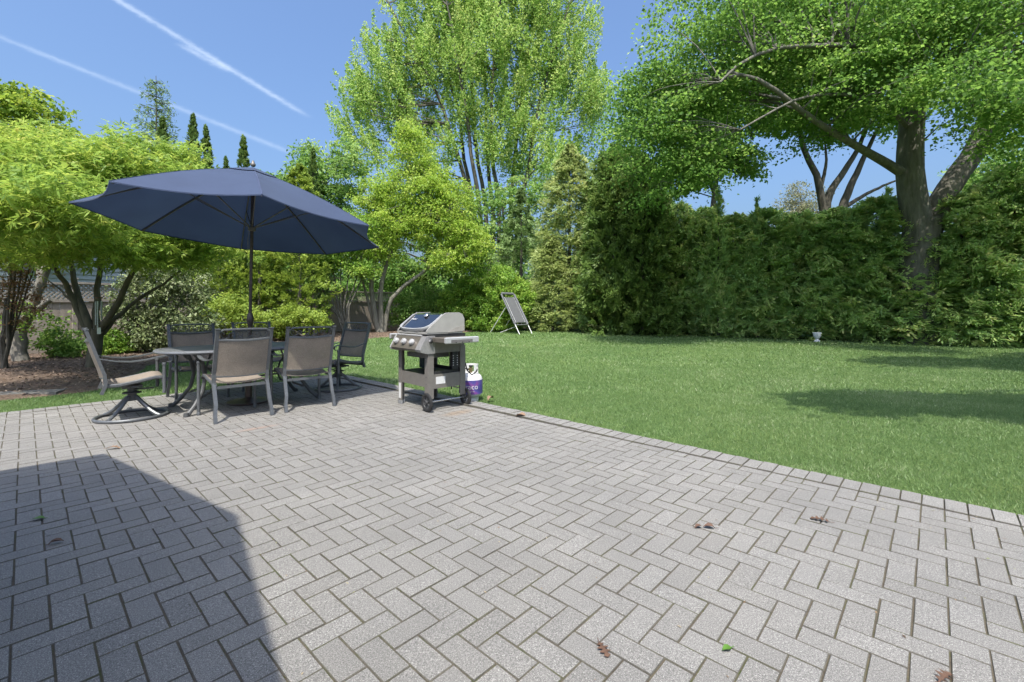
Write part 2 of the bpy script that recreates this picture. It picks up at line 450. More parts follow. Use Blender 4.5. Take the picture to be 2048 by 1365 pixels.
# --- lawn sheet to the horizon
def lawn_mat():
    m, n, l, b = nodes_of('lawn turf')
    geo = n.new('ShaderNodeNewGeometry'); pos = geo.outputs['Position']
    f = noise(n, l, .55, 4, .6, pos); f2 = noise(n, l, 5, 5, .7, pos); f3 = noise(n, l, 70, 4, .75, pos)
    r = ramp_node(n, [(.3, (0.081, 0.137, 0.048)), (.55, (0.114, 0.178, 0.061)), (.75, (0.149, 0.208, 0.081))]); l.new(f2, r.inputs[0])
    r2 = ramp_node(n, [(.3, (.82, .9, .85)), (.7, (1.15, 1.08, 1.0))]); l.new(f, r2.inputs[0])
    r3 = ramp_node(n, [(.35, (.45, .5, .45)), (.62, (1.35, 1.3, 1.2))]); l.new(f3, r3.inputs[0])
    c = mixc(n, l, 1, r.outputs[0], r2.outputs[0], 'MULTIPLY'); c = mixc(n, l, .8, c, r3.outputs[0], 'MULTIPLY')
    l.new(c, b.inputs['Base Color']); b.inputs['Roughness'].default_value = .9; b.inputs['Specular IOR Level'].default_value = .15
    bump(n, l, b, f3, .9, .03)
    return m
ys = np.r_[-60, -20, np.linspace(-4, 45, 60), 70, 120, 300, 900, 2200]; xs = np.r_[-2200, -600, -150, np.linspace(-45, 45, 46), 150, 600, 2200]
X, Y = np.meshgrid(xs, ys); Z = zg_n(np.minimum(Y, 60))-.035
Z += .012*np.sin(X*.7+1)*np.sin(Y*.9)*np.clip((Y-8)/6, 0, 1)
V = np.stack([X, Y, Z], 2).reshape(-1, 3); nx = len(xs)
F = np.array([(j*nx+i, j*nx+i+1, (j+1)*nx+i+1, (j+1)*nx+i) for j in range(len(ys)-1) for i in range(nx-1)])
tag(link('lawn', np_mesh('lawn', V, F, lawn_mat(), smooth=True)), kind='structure')

# --- property lines
FA = np.array([-12.05, 11.83]); FD = np.array([4.5, 9.67]); FD /= np.linalg.norm(FD); FN = np.array([FD[1], -FD[0]])   # FN points to the garden
HA = np.array([15.0, 13.3]); HD = np.array([-.838, .546]); HN = np.array([-.546, -.838])                              # hedge front foot line

# --- mulch bed along the fence
bed_px = [(-420, 830), (-60, 803), (60, 792), (150, 783), (225, 772), (262, 752), (300, 728), (380, 716), (470, 706), (560, 696), (640, 686), (740, 676), (830, 669), (930, 664), (1030, 660), (1100, 657.5)]
bed = [np.array(G(*p)[:2]) for p in bed_px]
fence_far = [FA+FD*t-FN*.3 for t in (18.5, 14, 10, 6, 2, -3, -8, -12)]
def in_poly(P, poly):
    x, y = P[:, 0], P[:, 1]; c = np.zeros(len(P), bool); n = len(poly); j = n-1
    for i in range(n):
        xi, yi = poly[i]; xj, yj = poly[j]
        k = ((yi > y) != (yj > y)) & (x < (xj-xi)*(y-yi)/(yj-yi+1e-12)+xi); c ^= k; j = i
    return c
bed_poly = bed+fence_far
def mulch_mat():
    m, n, l, b = nodes_of('bark mulch')
    geo = n.new('ShaderNodeNewGeometry'); pos = geo.outputs['Position']
    f = noise(n, l, 26, 6, .8, pos); g = noise(n, l, 1.5, 3, .6, pos)
    r = ramp_node(n, [(.32, (0.058, 0.038, 0.027)), (.5, (0.126, 0.087, 0.063)), (.66, (0.230, 0.173, 0.130))]); l.new(f, r.inputs[0])
    r2 = ramp_node(n, [(.3, (.75, .75, .75)), (.7, (1.15, 1.1, 1.05))]); l.new(g, r2.inputs[0])
    l.new(mixc(n, l, 1, r.outputs[0], r2.outputs[0], 'MULTIPLY'), b.inputs['Base Color']); b.inputs['Roughness'].default_value = .95
    bump(n, l, b, f, 1, .03); return m
M_MULCH = mulch_mat()
# strip mesh from the bed's front edge to the fence
mbv, mbf = [], []
front = np.array(bed); d = np.r_[0, np.cumsum(np.linalg.norm(np.diff(front, axis=0), axis=1))]; d /= d[-1]
for i, t in enumerate(np.linspace(0, 1, 60)):
    p = np.array([np.interp(t, d, front[:, k]) for k in (0, 1)])
    p = p+np.random.default_rng(i).normal(size=2)*.04
    s = np.dot(p-FA, FD); q = FA+FD*s-FN*.3
    for k, w in enumerate((0, .03, .3, .65, 1)):
        c = p+(q-p)*w; mbv.append((c[0], c[1], zg(c[1])-.03+(.0 if k == 0 else .035)))
    if i: mbf += [((i-1)*5+k, (i-1)*5+k+1, i*5+k+1, i*5+k) for k in range(4)]
mb_ = MB().add(mbv, mbf).build('mulch_bed', M_MULCH); tag(mb_, kind='structure')
# loose chips lying on the bed (nobody could count them)
n = 26000
t = rng.random(n); w = rng.random(n)*.95+.02
P = np.stack([np.interp(t, d, front[:, k]) for k in (0, 1)], 1); S = (P-FA)@FD; Q = FA+FD*S[:, None]-FN*.3; C2 = P+(Q-P)*w[:, None]
C = np.c_[C2, zg_n(C2[:, 1])+.012+rng.random(n)*.012]
V, F = leaf_quads(C, rdir(n)*np.array([1, 1, .25]), rdir(n)*.45+np.array([0, 0, 1]), .03+.05*rng.random(n), .012+.02*rng.random(n), .05)
M_CHIP = leaf_mat('bark chips', [(0, (0.096, 0.065, 0.045)), (.5, (0.208, 0.144, 0.104)), (1, (0.400, 0.304, 0.230))], trans=.0, rough=.9)
tag(link('mulch_chips', np_mesh('mulch_chips', V, F, M_CHIP, rng.random(n))), 'loose reddish brown bark chips on the bed by the fence', 'mulch', kind='stuff')
# a worn concrete path slab strip at the far left of the lawn
slab = MB()
a_, b_ = np.array(G(-300, 806)[:2]), np.array(G(112, 786)[:2]); dd = (b_-a_)/np.linalg.norm(b_-a_); nn = np.array([-dd[1], dd[0]])
q = [a_, b_, b_+nn*.30, a_+nn*.30]
slab.prism([tuple(p) for p in q], -.05, .012, 'z')
tag(slab.build('stone_path', simple('path concrete', (.19, .18, .165), .9, var=.25, scale=12, coords='Object')), kind='structure')

# --- grass blades
def grass():
    Vs, Fs, Ts, off = [], [], [], 0
    patio_poly = [uv(-3.4, -5.99), uv(2.892, -5.99), uv(2.892, 4.2), uv(-3.4, 4.2)]
    for (y0, y1, dens, h, w) in ((.9, 4.2, 9500, .025, .0042), (4.2, 6.5, 5800, .027, .0054), (6.5, 9.5, 2100, .034, .0095), (9.5, 14, 800, .038, .016), (14, 28, 240, .045, .03)):
        xl, xr = -1.2*y1-2.0, 1.2*y1+2.6
        n = int((xr-xl)*(y1-y0)*dens)
        P = np.c_[rng.uniform(xl, xr, n), rng.uniform(y0, y1, n)]
        P = P[(P[:, 0] < 1.2*P[:, 1]+2.4) & (P[:, 0] > -1.2*P[:, 1]-1.8)]
        inside = in_poly(P, patio_poly)
        # ragged edge: a few blades lean over the kerb
        inb = in_poly(P, bed_poly) & (rng.random(len(P)) > .03)
        s = (P-FA)@FN; hs = (P-HA)@HN
        P = P[~inside & ~inb & (s > 0) & (hs > -.25)]
        patch = np.sin(P[:, 0]*1.7+np.sin(P[:, 1]*1.3)*2)*np.sin(P[:, 1]*2.1+np.sin(P[:, 0]*.9)*2)
        patch = .6*patch+.5*np.sin(P[:, 0]*4.3+2*np.sin(P[:, 1]*3.1))*np.sin(P[:, 1]*4.9+2*np.sin(P[:, 0]*2.3))+.35*np.sin(P[:, 0]*.7+1)*np.sin(P[:, 1]*.55)
        keep = rng.random(len(P)) < .84+.16*patch; P = P[keep]; patch = patch[keep]; n = len(P)
        a = rng.random(n)*6.283; lean = np.abs(rng.normal(size=n))*.8; hh = h*(.55+.75*rng.random(n))*(1+.15*patch)
        B = np.c_[P, zg_n(P[:, 1])-.034]; ax = np.c_[np.cos(a), np.sin(a), np.zeros(n)]; side = np.c_[-np.sin(a), np.cos(a), np.zeros(n)]
        b2 = rng.random(n)*6.283; side = np.c_[np.cos(b2), np.sin(b2), np.zeros(n)]
        tip = B+ax*(hh*lean)[:, None]; tip[:, 2] += hh
        ww = (w*(.6+.8*rng.random(n)))[:, None]
        V = np.stack([B-side*ww*.5, B+side*ww*.5, tip], 1).reshape(-1, 3)
        Vs.append(V); Fs.append(np.arange(n*3).reshape(-1, 3)+off); off += n*3
        Ts.append(np.clip(.48+.24*patch+rng.normal(size=n)*.22, 0, 1))
    M = leaf_mat('grass blades', [(0, (0.119, 0.215, 0.072)), (.45, (0.197, 0.320, 0.106)), (.8, (0.285, 0.410, 0.159)), (1, (0.473, 0.537, 0.297))], trans=.35, rough=.45, spec=.35)
    return link('grass', np_mesh('grass', np.concatenate(Vs), np.concatenate(Fs), M, np.concatenate(Ts)))
tag(grass(), 'short mown green grass blades covering the lawn', 'grass', kind='stuff')

# ------------------------------------------------------------------ the house behind the camera (its gable shades the patio)
M_SIDE = simple('white siding', (.72, .72, .70), .6, var=.05, scale=4)
M_ROOFS = simple('asphalt shingle', (.07, .07, .075), .95, var=.35, scale=60, bmp=.5)
M_TRIM = simple('white trim', (.78, .78, .76), .5, var=.04)
M_GLASS = simple('window glass', (.03, .035, .04), .05, var=.1)
hs = thing('house', 'white sided house with grey gable roof whose shadow falls on the patio', 'house', (-1.74, .38, 0), LAT-R(1.9))
# local: +x = towards the patio (u), y: left is -v  (rotation makes local y = -v)
hw, e_h, r_h, dep = 2.44, 2.60, 3.67, 7.0
MB().prism([(-2.12, -.1), (2.12, -.1), (2.12, 2.62), (0, 3.55), (-2.12, 2.62)], -dep, -.16, 'x').build('wall', M_SIDE, hs, False)
rf = MB()
for s in (-1, 1):
    rf.prism([(s*2.44, e_h-.09), (s*2.44, e_h), (0, r_h), (0, r_h-.11)][::s], -dep-.2, .14, 'x')
rf.build('roof', M_ROOFS, hs, False)
dr = MB().box((-.145, .9, 1.02), (.05, .95, 2.06)).build('door', M_TRIM, hs, False)
MB().box((-.112, .9, 1.12), (.012, .72, 1.6)).build('pane', M_GLASS, dr, False)
MB().lathe([(.028, -.03), (.032, 0), (.02, .03)], 12, (-.09, .52, 1.0)).build('handle', M_TRIM, dr)
wd = MB().box((-.145, -1.1, 1.45), (.05, 1.1, 1.2)).build('window', M_TRIM, hs, False)
MB().box((-.114, -1.1, 1.45), (.014, .95, 1.05)).build('pane', M_GLASS, wd, False)

# ------------------------------------------------------------------ fence
M_WOOD = simple('weathered fence boards', (.37, .315, .265), .9, var=.22, scale=7, bmp=.4)
M_WOOD2 = simple('fence rail wood', (.34, .30, .26), .9, var=.2, scale=8, bmp=.3)
fence = thing('board_fence', 'weathered grey brown board fence with lattice top along the garden bed', 'fence', (FA[0], FA[1], 0), math.atan2(FD[1], FD[0]))
# local x along the fence, local -y towards the garden
T0, T1 = -4.2, 19.5
def fz(x): return zg(FA[1]+FD[1]*x)
bm_v = [MB().box((0, 0, .67), (.146, .02, 1.34)).mesh('board', M_WOOD) for _ in range(1)]
x = T0; i = 0
while x < T1:
    o = link('board', bm_v[0], fence); o.location = (x, random.uniform(-.004, .004), fz(x)+random.uniform(-.012, .012)); o.rotation_euler = (0, random.uniform(-.006, .006), 0)
    x += .15; i += 1
lat_m = None
for k, x0 in enumerate(np.arange(T0, T1-.1, 2.4)):
    zb = fz(x0+1.2)
    po = MB().box((x0-.08, .0, .96+zb), (.10, .10, 1.94)).box((x0-.08, 0, 1.945+zb), (.13, .13, .03)).build('post', M_WOOD2, fence, False)
    MB().box((x0+1.16, -.022, 1.37+zb), (2.36, .065, .075)).build('rail', M_WOOD2, fence, False)
    MB().box((x0+1.16, -.022, 1.83+zb), (2.36, .065, .055)).build('rail', M_WOOD2, fence, False)
    lm = MB(); H0, H1 = 1.405+zb, 1.805+zb
    for sgn, yy in ((1, -.004), (-1, .008)):
        s = -.4
        while s < 2.4:
            a, b = s, s+.4
            a2, b2 = max(a, 0), min(b, 2.33)
            if b2-a2 > .05:
                za, zb2 = H0+(a2-a), H0+(b2-a)
                if sgn < 0: za, zb2 = H1-(a2-a), H1-(b2-a)
                L = math.hypot(b2-a2, zb2-za); an = math.atan2(zb2-za, b2-a2)
                lm.box((x0+(a2+b2)/2, yy, (za+zb2)/2), (L, .010, .034), ry=-an)
            s += .105
    tag(lm.build('lattice', M_WOOD2, fence, False), kind='stuff')

# ------------------------------------------------------------------ neighbour's house beyond the fence
nb = thing('neighbour_house', 'pale blue grey clapboard house seen over the fence behind the leaning trunk', 'house', (-15.6, 15.4, 0), R(244.5))
M_CLAP = simple('blue grey clapboard', (.52, .56, .62), .7, var=.06, scale=5)
MB().box((0, -3.1, 2.0), (8.0, 6, 4.1)).build('wall', simple('house wall', (.40, .43, .48), .8), nb, False)
cb = MB().prism([(-.115, 0), (-.085, .165), (-.10, .165), (-.145, 0)], -4, 4, 'x').mesh('siding_board', M_CLAP)
for k in range(24):
    o = link('siding_board', cb, nb); o.location = (0, 0, .1+k*.165); o.scale = (1, -1, 1)
rf = MB()
rf.prism([(-.5, 4.0), (-.5, 4.12), (3.1, 5.6), (3.1, 5.45)], -4.4, 4.4, 'x'); rf.prism([(3.1, 5.45), (3.1, 5.6), (6.6, 4.12), (6.6, 4.0)], -4.4, 4.4, 'x')
o = rf.build('roof', M_ROOFS, nb, False); o.scale = (1, -1, 1)

# ------------------------------------------------------------------ patio furniture
M_MET = simple('pewter powder coat', (.155, .165, .175), .42, .35, var=.18, scale=40, bmp=.05)
M_MET2 = simple('bronze grey cast aluminium', (.125, .128, .13), .5, .3, var=.2, scale=40, bmp=.08)
def sling_mat():
    m, n, l, b = nodes_of('tan sling weave')
    tc = n.new('ShaderNodeTexCoord'); mp = n.new('ShaderNodeMapping'); mp.inputs['Scale'].default_value = (260, 260, 9)
    l.new(tc.outputs['Object'], mp.inputs['Vector']); f = noise(n, l, 1, 3, .6, mp.outputs[0]); g = noise(n, l, 8, 4, .6, tc.outputs['Object'])
    r = ramp_node(n, [(.3, (0.206, 0.172, 0.140)), (.7, (0.323, 0.280, 0.238))]); l.new(f, r.inputs[0])
    r2 = ramp_node(n, [(.3, (.85, .85, .85)), (.7, (1.12, 1.1, 1.08))]); l.new(g, r2.inputs[0])
    l.new(mixc(n, l, 1, r.outputs[0], r2.outputs[0], 'MULTIPLY'), b.inputs['Base Color']); b.inputs['Roughness'].default_value = .8
    b.inputs['Specular IOR Level'].default_value = .2
    t = n.new('ShaderNodeBsdfTransparent'); mx = n.new('ShaderNodeMixShader'); mx.inputs[0].default_value = .16
    l.new(b.outputs[0], mx.inputs[1]); l.new(t.outputs[0], mx.inputs[2]); l.new(mx.outputs[0], n['Material Output'].inputs['Surface'])
    return m
M_SLING = sling_mat()
BX = .2575
def post_at(z):            # y of the back post at height z
    return np.interp(z, [0, .18, .40, .50, .975], [-.345, -.305, -.225, -.232, -.375])
def spiral(cx, cz, r0, r1, a0, turns, n=16, flip=1):
    return [(cx+flip*(r0+(r1-r0)*i/(n-1))*math.cos(a0+turns*6.283*i/(n-1)), cz+(r0+(r1-r0)*i/(n-1))*math.sin(a0+turns*6.283*i/(n-1))) for i in range(n)]
def sheet(rows, th=.006):
    """closed thin sheet from rows of points"""
    m = MB(); n = len(rows[0]); V = [tuple(p) for r_ in rows for p in r_]
    A = np.array(rows); dn = np.cross(A[1, 1]-A[0, 0], A[1, 0]-A[0, 1]); dn = dn/np.linalg.norm(dn)*th
    V2 = [tuple(np.array(p)+dn) for p in V]; k = len(V)
    F = []
    for j in range(len(rows)-1):
        for i in range(n-1):
            a = (j*n+i, j*n+i+1, (j+1)*n+i+1, (j+1)*n+i); F.append(a); F.append(tuple(x+k for x in a[::-1]))
    ring = [i for i in range(n)]+[j*n+n-1 for j in range(1, len(rows))]+[(len(rows)-1)*n+i for i in range(n-2, -1, -1)]+[j*n for j in range(len(rows)-2, 0, -1)]
    for i in range(len(ring)): F.append((ring[i], ring[i]+k, ring[(i+1) % len(ring)]+k, ring[(i+1) % len(ring)]))
    return m.add(V+V2, F)
def chair(name, label, loc, rz, swivel, group):
    t = thing(name, label, 'chair', loc, rz, group)
    zl = .30 if swivel else 0.0
    for s in (-1, 1):
        x = s*BX
        zs = [z for z in (0, .09, .18, .29, .40, .45, .50, .62, .75, .88, .965) if z >= zl-.01]
        if swivel: zs = [.31, .36, .40, .45, .50, .62, .75, .88, .965]
        MB().tube([(x+(s*.012 if z < .1 else 0), post_at(z), z) for z in zs], .0235, 4, flat=(.85, 1.0)).box((x, post_at(.97)-.001, .972), (.042, .046, .010)).build('back_post', M_MET, t, False)
        # front leg carries the armrest
        fz0 = .27 if swivel else 0.0
        fl = MB().tube([(s*.285, .245, fz0), (s*.285, .25, .3), (s*.285, .248, .585)], [.0165, .0175, .0165], 10).lathe([(.021, .575), (.023, .585), (.019, .60)], 10, (s*.285, .248, 0))
        if not swivel: fl.lathe([(.020, 0), (.021, .03), (.018, .035)], 10, (s*.285, .245, 0))
        fl.build('front_leg', M_MET, t)
        a = [(s*.262, post_at(.67)+.01, .672), (s*.275, -.15, .640), (s*.287, -.03, .628), (s*.293, .10, .640), (s*.291, .20, .662), (s*.288, .27, .672), (s*.286, .315, .655), (s*.285, .325, .622), (s*.285, .30, .604), (s*.285, .27, .605)]
        MB().tube(a, [.014, .018, .022, .024, .024, .022, .019, .016, .014, .012], 6, flat=(1.0, .42)).build('armrest', M_MET, t)
        sr = [(s*.243, y, z) for y, z in ((-.245, .388), (-.12, .386), (.05, .415), (.18, .442), (.255, .432), (.285, .405))]
        MB().tube(sr, .0165, 6, flat=(.8, 1.15)).build('seat_rail', M_MET, t)
        if swivel: MB().box((s*.264, .245, .40), (.045, .03, .03)).build('arm_bracket', M_MET, t, False)
    # crest rail with clipped corners, scrollwork band, sling rails
    yt = post_at(.955); yb = post_at(.865)
    MB().tube([(-BX, post_at(.925)+.0, .925), (-.205, yt, .962), (-.1, yt-.004, .966), (.1, yt-.004, .966), (.205, yt, .962), (BX, post_at(.925), .925)], .0135, 6, flat=(1, .8)).build('top_rail', M_MET, t, False)
    sc = MB()
    def plane(p): return [(x, post_at(z), z) for x, z in p]
    for s in (-1, 1):
        sc.tube(plane(spiral(s*.055, .910, .036, .014, 1.9, .85, 14, s)), .0052, 5)
        sc.tube(plane(spiral(s*.125, .905, .032, .012, -1.2, .95, 14, s)), .0052, 5)
        sc.tube(plane([(s*.155, .885), (s*.175, .872), (s*.20, .878), (s*.222, .90), (s*.226, .922), (s*.212, .936), (s*.197, .928), (s*.20, .914)]), .0055, 5)
        sc.tube(plane([(s*.02, .862), (s*.03, .89), (s*.022, .925), (0, .945)]), .0052, 5)
        sc.tube(plane([(s*.005, .868), (s*.045, .876), (s*.075, .868)]), .005, 5)
    sc.build('scrollwork', M_MET2, t)
    def sag(x): return -.016*(1-(x/BX)**2)
    xs = np.linspace(-BX+.006, BX-.006, 9)
    MB().tube([(x, post_at(.862)+.002-.028*(1-(x/BX)**2), .862+sag(x)) for x in np.linspace(-BX, BX, 9)], .0145, 6).build('back_rail', M_MET, t)
    MB().tube([(x, post_at(.475)-.026*(1-(x/BX)**2), .472+sag(x)*.6) for x in np.linspace(-BX, BX, 9)], .012, 6).build('back_rail', M_MET, t)
    zz = np.linspace(.480, .852, 7)
    sheet([[(x, post_at(z)-.028*(1-(x/BX)**2)-.003, z+sag(x)) for x in xs] for z in zz], .005).build('back_sling', M_SLING, t)
    xs2 = np.linspace(-.236, .236, 9)
    st = [(-.24, .40), (-.18, .397), (-.05, .400), (.08, .425), (.19, .449), (.25, .443), (.283, .412)]
    sheet([[(x, y, z+.006-.022*(1-(x/.236)**2)) for x in xs2] for y, z in st], .005).build('seat_sling', M_SLING, t)
    MB().box((0, -.232, .352), (2*BX-.02, .012, .030)).build('cross_bar', M_MET, t, False)
    MB().tube([(-.24, .282, .402), (.24, .282, .402)], .011, 6).build('cross_bar', M_MET, t)
    if swivel:
        MB().box((0, .01, .352), (.40, .06, .018)).box((0, -.08, .362), (.03, .30, .02)).box((0, .0, .335), (.12, .17, .03)).build('seat_bracket', M_MET2, t, False)
        MB().lathe([(.025, .20), (.034, .205), (.036, .255), (.085, .262), (.085, .272), (.040, .28), (.040, .325)], 14).box((0, 0, .215), (.075, .075, .07)).box((0, .10, .300), (.05, .18, .012)).build('pedestal_hub', M_MET2, t)
        for k in range(4):
            a = R(45+90*k); c, s_ = math.cos(a), math.sin(a)
            MB().tube([(c*r_, s_*r_, z) for r_, z in ((.02, .235), (.07, .20), (.14, .13), (.21, .072), (.27, .036), (.312, .022))], [.02, .02, .0195, .0185, .0175, .016], 8).build('pedestal_leg', M_MET, t)
        MB().tube([(.312*math.cos(a), .312*math.sin(a), .017) for a in np.linspace(0, 2*math.pi, 41)[:-1]], .017, 8, closed=True).build('base_ring', M_MET, t)
    return t
gc = 'patio chairs around the table'
chair('sling_chair', 'tan sling armchair with its back to the camera, nearest the left end of the table', (-3.10, 5.085, 0), R(47), False, gc)
chair('sling_chair', 'tan sling armchair with its back to the camera, on the grill side', (-2.59, 5.61, 0), R(41), False, gc)
chair('sling_chair', 'tan sling armchair across the table, facing the camera beside the evergreen with glossy leaves', (-4.18, 6.06, 0), R(-133), False, gc)
chair('sling_chair', 'tan sling armchair across the table, directly behind the umbrella pole', (-3.84, 6.91, 0), R(-134), False, gc)
chair('swivel_chair', 'swivel sling chair on a ring base seen in profile beside the mulch bed', (-4.15, 4.97, 0), R(-46), True, gc)
chair('swivel_chair', 'swivel sling chair in the umbrella shade at the end of the table by the lawn', (-2.57, 6.74, 0), R(152), True, gc)

# --- table
TC = np.array([-3.33, 5.75])
tb = thing('patio_table', 'oval grey cast aluminium dining table with curved legs under the umbrella', 'table', (TC[0], TC[1], 0), LAT)
def sup(a, b, n=72, e=2.5):
    return [(a*math.copysign(abs(math.cos(t))**(2/e), math.cos(t)), b*math.copysign(abs(math.sin(t))**(2/e), math.sin(t))) for t in np.linspace(0, 2*math.pi, n, endpoint=False)]
TA, TBH, TZ = .95, .52, .715
def top_mat():
    m, n, l, b = nodes_of('pierced table top')
    tc = n.new('ShaderNodeTexCoord'); v = n.new('ShaderNodeTexVoronoi'); v.inputs['Scale'].default_value = 30; v.inputs['Randomness'].default_value = .12
    l.new(tc.outputs['Object'], v.inputs['Vector'])
    g = n.new('ShaderNodeMath'); g.operation = 'LESS_THAN'; g.inputs[1].default_value = .30; l.new(v.outputs['Distance'], g.inputs[0])
    b.inputs['Base Color'].default_value = (.145, .15, .16, 1); b.inputs['Roughness'].default_value = .5; b.inputs['Metallic'].default_value = .2
    t = n.new('ShaderNodeBsdfTransparent'); mx = n.new('ShaderNodeMixShader')
    l.new(g.outputs[0], mx.inputs[0]); l.new(b.outputs[0], mx.inputs[1]); l.new(t.outputs[0], mx.inputs[2]); l.new(mx.outputs[0], n['Material Output'].inputs['Surface'])
    return m
tp = MB(); pr = sup(TA-.03, TBH-.03); hole = [(.03*math.cos(t), .03*math.sin(t)) for t in np.linspace(0, 2*math.pi, 72, endpoint=False)]
tp.add([(x, y, TZ-.004) for x, y in pr]+[(x, y, TZ-.004) for x, y in hole]+[(x, y, TZ-.010) for x, y in pr]+[(x, y, TZ-.010) for x, y in hole],
       [(i, (i+1) % 72, 72+(i+1) % 72, 72+i) for i in range(72)]+[(144+(i+1) % 72, 144+i, 216+i, 216+(i+1) % 72) for i in range(72)])
tp.build('table_top', top_mat(), tb, False)
rm = MB(); V = []; F = []
for (d_, z) in ((-.045, TZ), (-.015, TZ+.003), (0, TZ-.006), (.004, TZ-.02), (-.008, TZ-.036), (-.03, TZ-.034), (-.045, TZ-.014)):
    V += [(x, y, z) for x, y in sup(TA+d_, TBH+d_)]
for j in range(7):
    k = (j+1) % 7
    for i in range(72): F.append((j*72+i, j*72+(i+1) % 72, k*72+(i+1) % 72, k*72+i))
rm.add(V, F).build('table_rim', simple('table rim', (.24, .25, .265), .4, .3, var=.12), tb)
apr = MB()
apr.tube([(x, y, TZ-.045) for x, y in sup(.66, .32, 40, 2.2)], .014, 6, closed=True).build('apron_ring', M_MET2, tb)
for sx in (-1, 1):
    for sy in (-1, 1):
        b0 = np.array([sx*.60, sy*.30]); b1 = np.array([sx*.70, sy*.36]); 
        lg = MB()
        P = [(b0[0], b0[1], .69), (b0[0]-sx*.05, b0[1]-sy*.035, .55), (b0[0]-sx*.075, b0[1]-sy*.05, .40), (b0[0]-sx*.045, b0[1]-sy*.03, .24), (b0[0]+sx*.04, b0[1]+sy*.025, .10), (b1[0]+sx*.03, b1[1]+sy*.02, 0.0)]
        lg.tube(P, [.022, .021, .021, .021, .021, .024], 8)
        Q = [(b0[0]+sx*.06, b0[1]+sy*.03, .69), (b0[0]-sx*.0, b0[1]-sy*.0, .60), (b0[0]-sx*.14, b0[1]-sy*.08, .46), (b0[0]-sx*.19, b0[1]-sy*.10, .34), (b0[0]-sx*.14, b0[1]-sy*.08, .22), (b0[0]-sx*.03, b0[1]-sy*.02, .17)]
        lg.tube(Q, .013, 6)
        lg.tube([(b0[0]-sx*.15, b0[1]-sy*.08, .69), (b0[0]-sx*.10, b0[1]-sy*.05, .56), (b0[0]-sx*.08, b0[1]-sy*.05, .44)], .012, 6)
        lg.lathe([(.026, 0), (.028, .02), (.024, .045)], 10, (b1[0]+sx*.03, b1[1]+sy*.02, 0))
        lg.build('leg', M_MET2, tb)
MB().tube([(x, y, .35) for x, y in sup(.45, .20, 36, 2)], .012, 6, closed=True).build('stretcher_ring', M_MET2, tb)

# --- umbrella: apex and eight rib tips (tilted a few degrees)
SC = 1.1338
def sc_(p): return np.array([p[0]*SC, p[1]*SC, 1.17+(p[2]-1.17)*SC])
APEX = sc_((-2.886, 5.072, 2.739))
TIPS = [sc_(p) for p in ((-4.11, 4.22, 2.17), (-4.33, 5.31, 2.10), (-3.71, 6.23, 2.01), (-2.63, 6.44, 1.96), (-1.70, 5.82, 1.97), (-1.49, 4.74, 2.05), (-2.10, 3.82, 2.14), (-3.19, 3.60, 2.19))]
um = thing('patio_umbrella', 'navy blue octagonal patio umbrella on a bronze pole through the table', 'umbrella', (-3.33, 5.75, 0))
UO = np.array([-3.33, 5.75, 0]); AP = APEX-UO; TP = [p-UO for p in TIPS]
def fabric():
    m, n, l, b = nodes_of('navy canopy cloth')
    tc = n.new('ShaderNodeTexCoord'); f = noise(n, l, 2.2, 5, .6, tc.outputs['Object']); g = noise(n, l, 260, 2, .6, tc.outputs['Object'])
    r = ramp_node(n, [(.3, (0.025, 0.041, 0.090)), (.7, (0.032, 0.052, 0.109))]); l.new(f, r.inputs[0])
    r2 = ramp_node(n, [(.3, (.85, .85, .85)), (.7, (1.15, 1.15, 1.15))]); l.new(g, r2.inputs[0])
    c = mixc(n, l, 1, r.outputs[0], r2.outputs[0], 'MULTIPLY')
    l.new(c, b.inputs['Base Color']); b.inputs['Roughness'].default_value = .8; b.inputs['Sheen Weight'].default_value = .1
    t = n.new('ShaderNodeBsdfTranslucent'); l.new(c, t.inputs['Color']); mx = n.new('ShaderNodeMixShader'); mx.inputs[0].default_value = .2
    l.new(b.outputs[0], mx.inputs[1]); l.new(t.outputs[0], mx.inputs[2]); l.new(mx.outputs[0], n['Material Output'].inputs['Surface'])
    return m
M_FAB = fabric()
M_POLE = simple('bronze umbrella tube', (.13, .10, .09), .4, .6, var=.2)
M_RIB = simple('umbrella rib', (.22, .195, .175), .5, .4, var=.2)
ctr = np.mean(TP, axis=0)
def can_pt(i, s, t, lift=0.0):
    A, B = TP[i], TP[(i+1) % 8]
    e = A*(1-s)+B*s; w = 4*s*(1-s)
    e = e+(ctr-e)*(.052*w)*t                       # scalloped hem
    p = AP*(1-t)+e*t
    p = p+np.array([0, 0, .045*math.sin(math.pi*t)-.030*w*t*(1-.3*t)+lift])
    return p
for i in range(8):
    rows = [[can_pt(i, s, t) for s in np.linspace(0, 1, 9)] for t in np.linspace(.10, 1, 12)]
    rows.append([p+np.array([0, 0, -.012]) for p in rows[-1]])
    MB().add([tuple(p) for r_ in rows for p in r_], [(j*9+k, (j+1)*9+k, (j+1)*9+k+1, j*9+k+1) for j in range(len(rows)-1) for k in range(8)]).build('canopy_panel', M_FAB, um)
M_SEAM = simple('canopy seam tape', (.05, .07, .14), .8)
for i in range(8):
    MB().tube([tuple(can_pt(i, 0, t, .002)) for t in np.linspace(.2, 1, 8)], .0045, 4, flat=(1.6, .5)).build('canopy_seam', M_SEAM, um, False)
vt = MB()
for i in range(8):
    rows = [[can_pt(i, s, t, .020-.05*(t-.05)) for s in np.linspace(0, 1, 5)] for t in np.linspace(.0, .215, 5)]
    vt.add([tuple(p) for r_ in rows for p in r_], [(j*5+k, (j+1)*5+k, (j+1)*5+k+1, j*5+k+1) for j in range(4) for k in range(4)])
vt.build('vent_cap', M_FAB, um)
axis = AP/np.linalg.norm(AP); 
def on_pole(z): return axis*(z/axis[2])
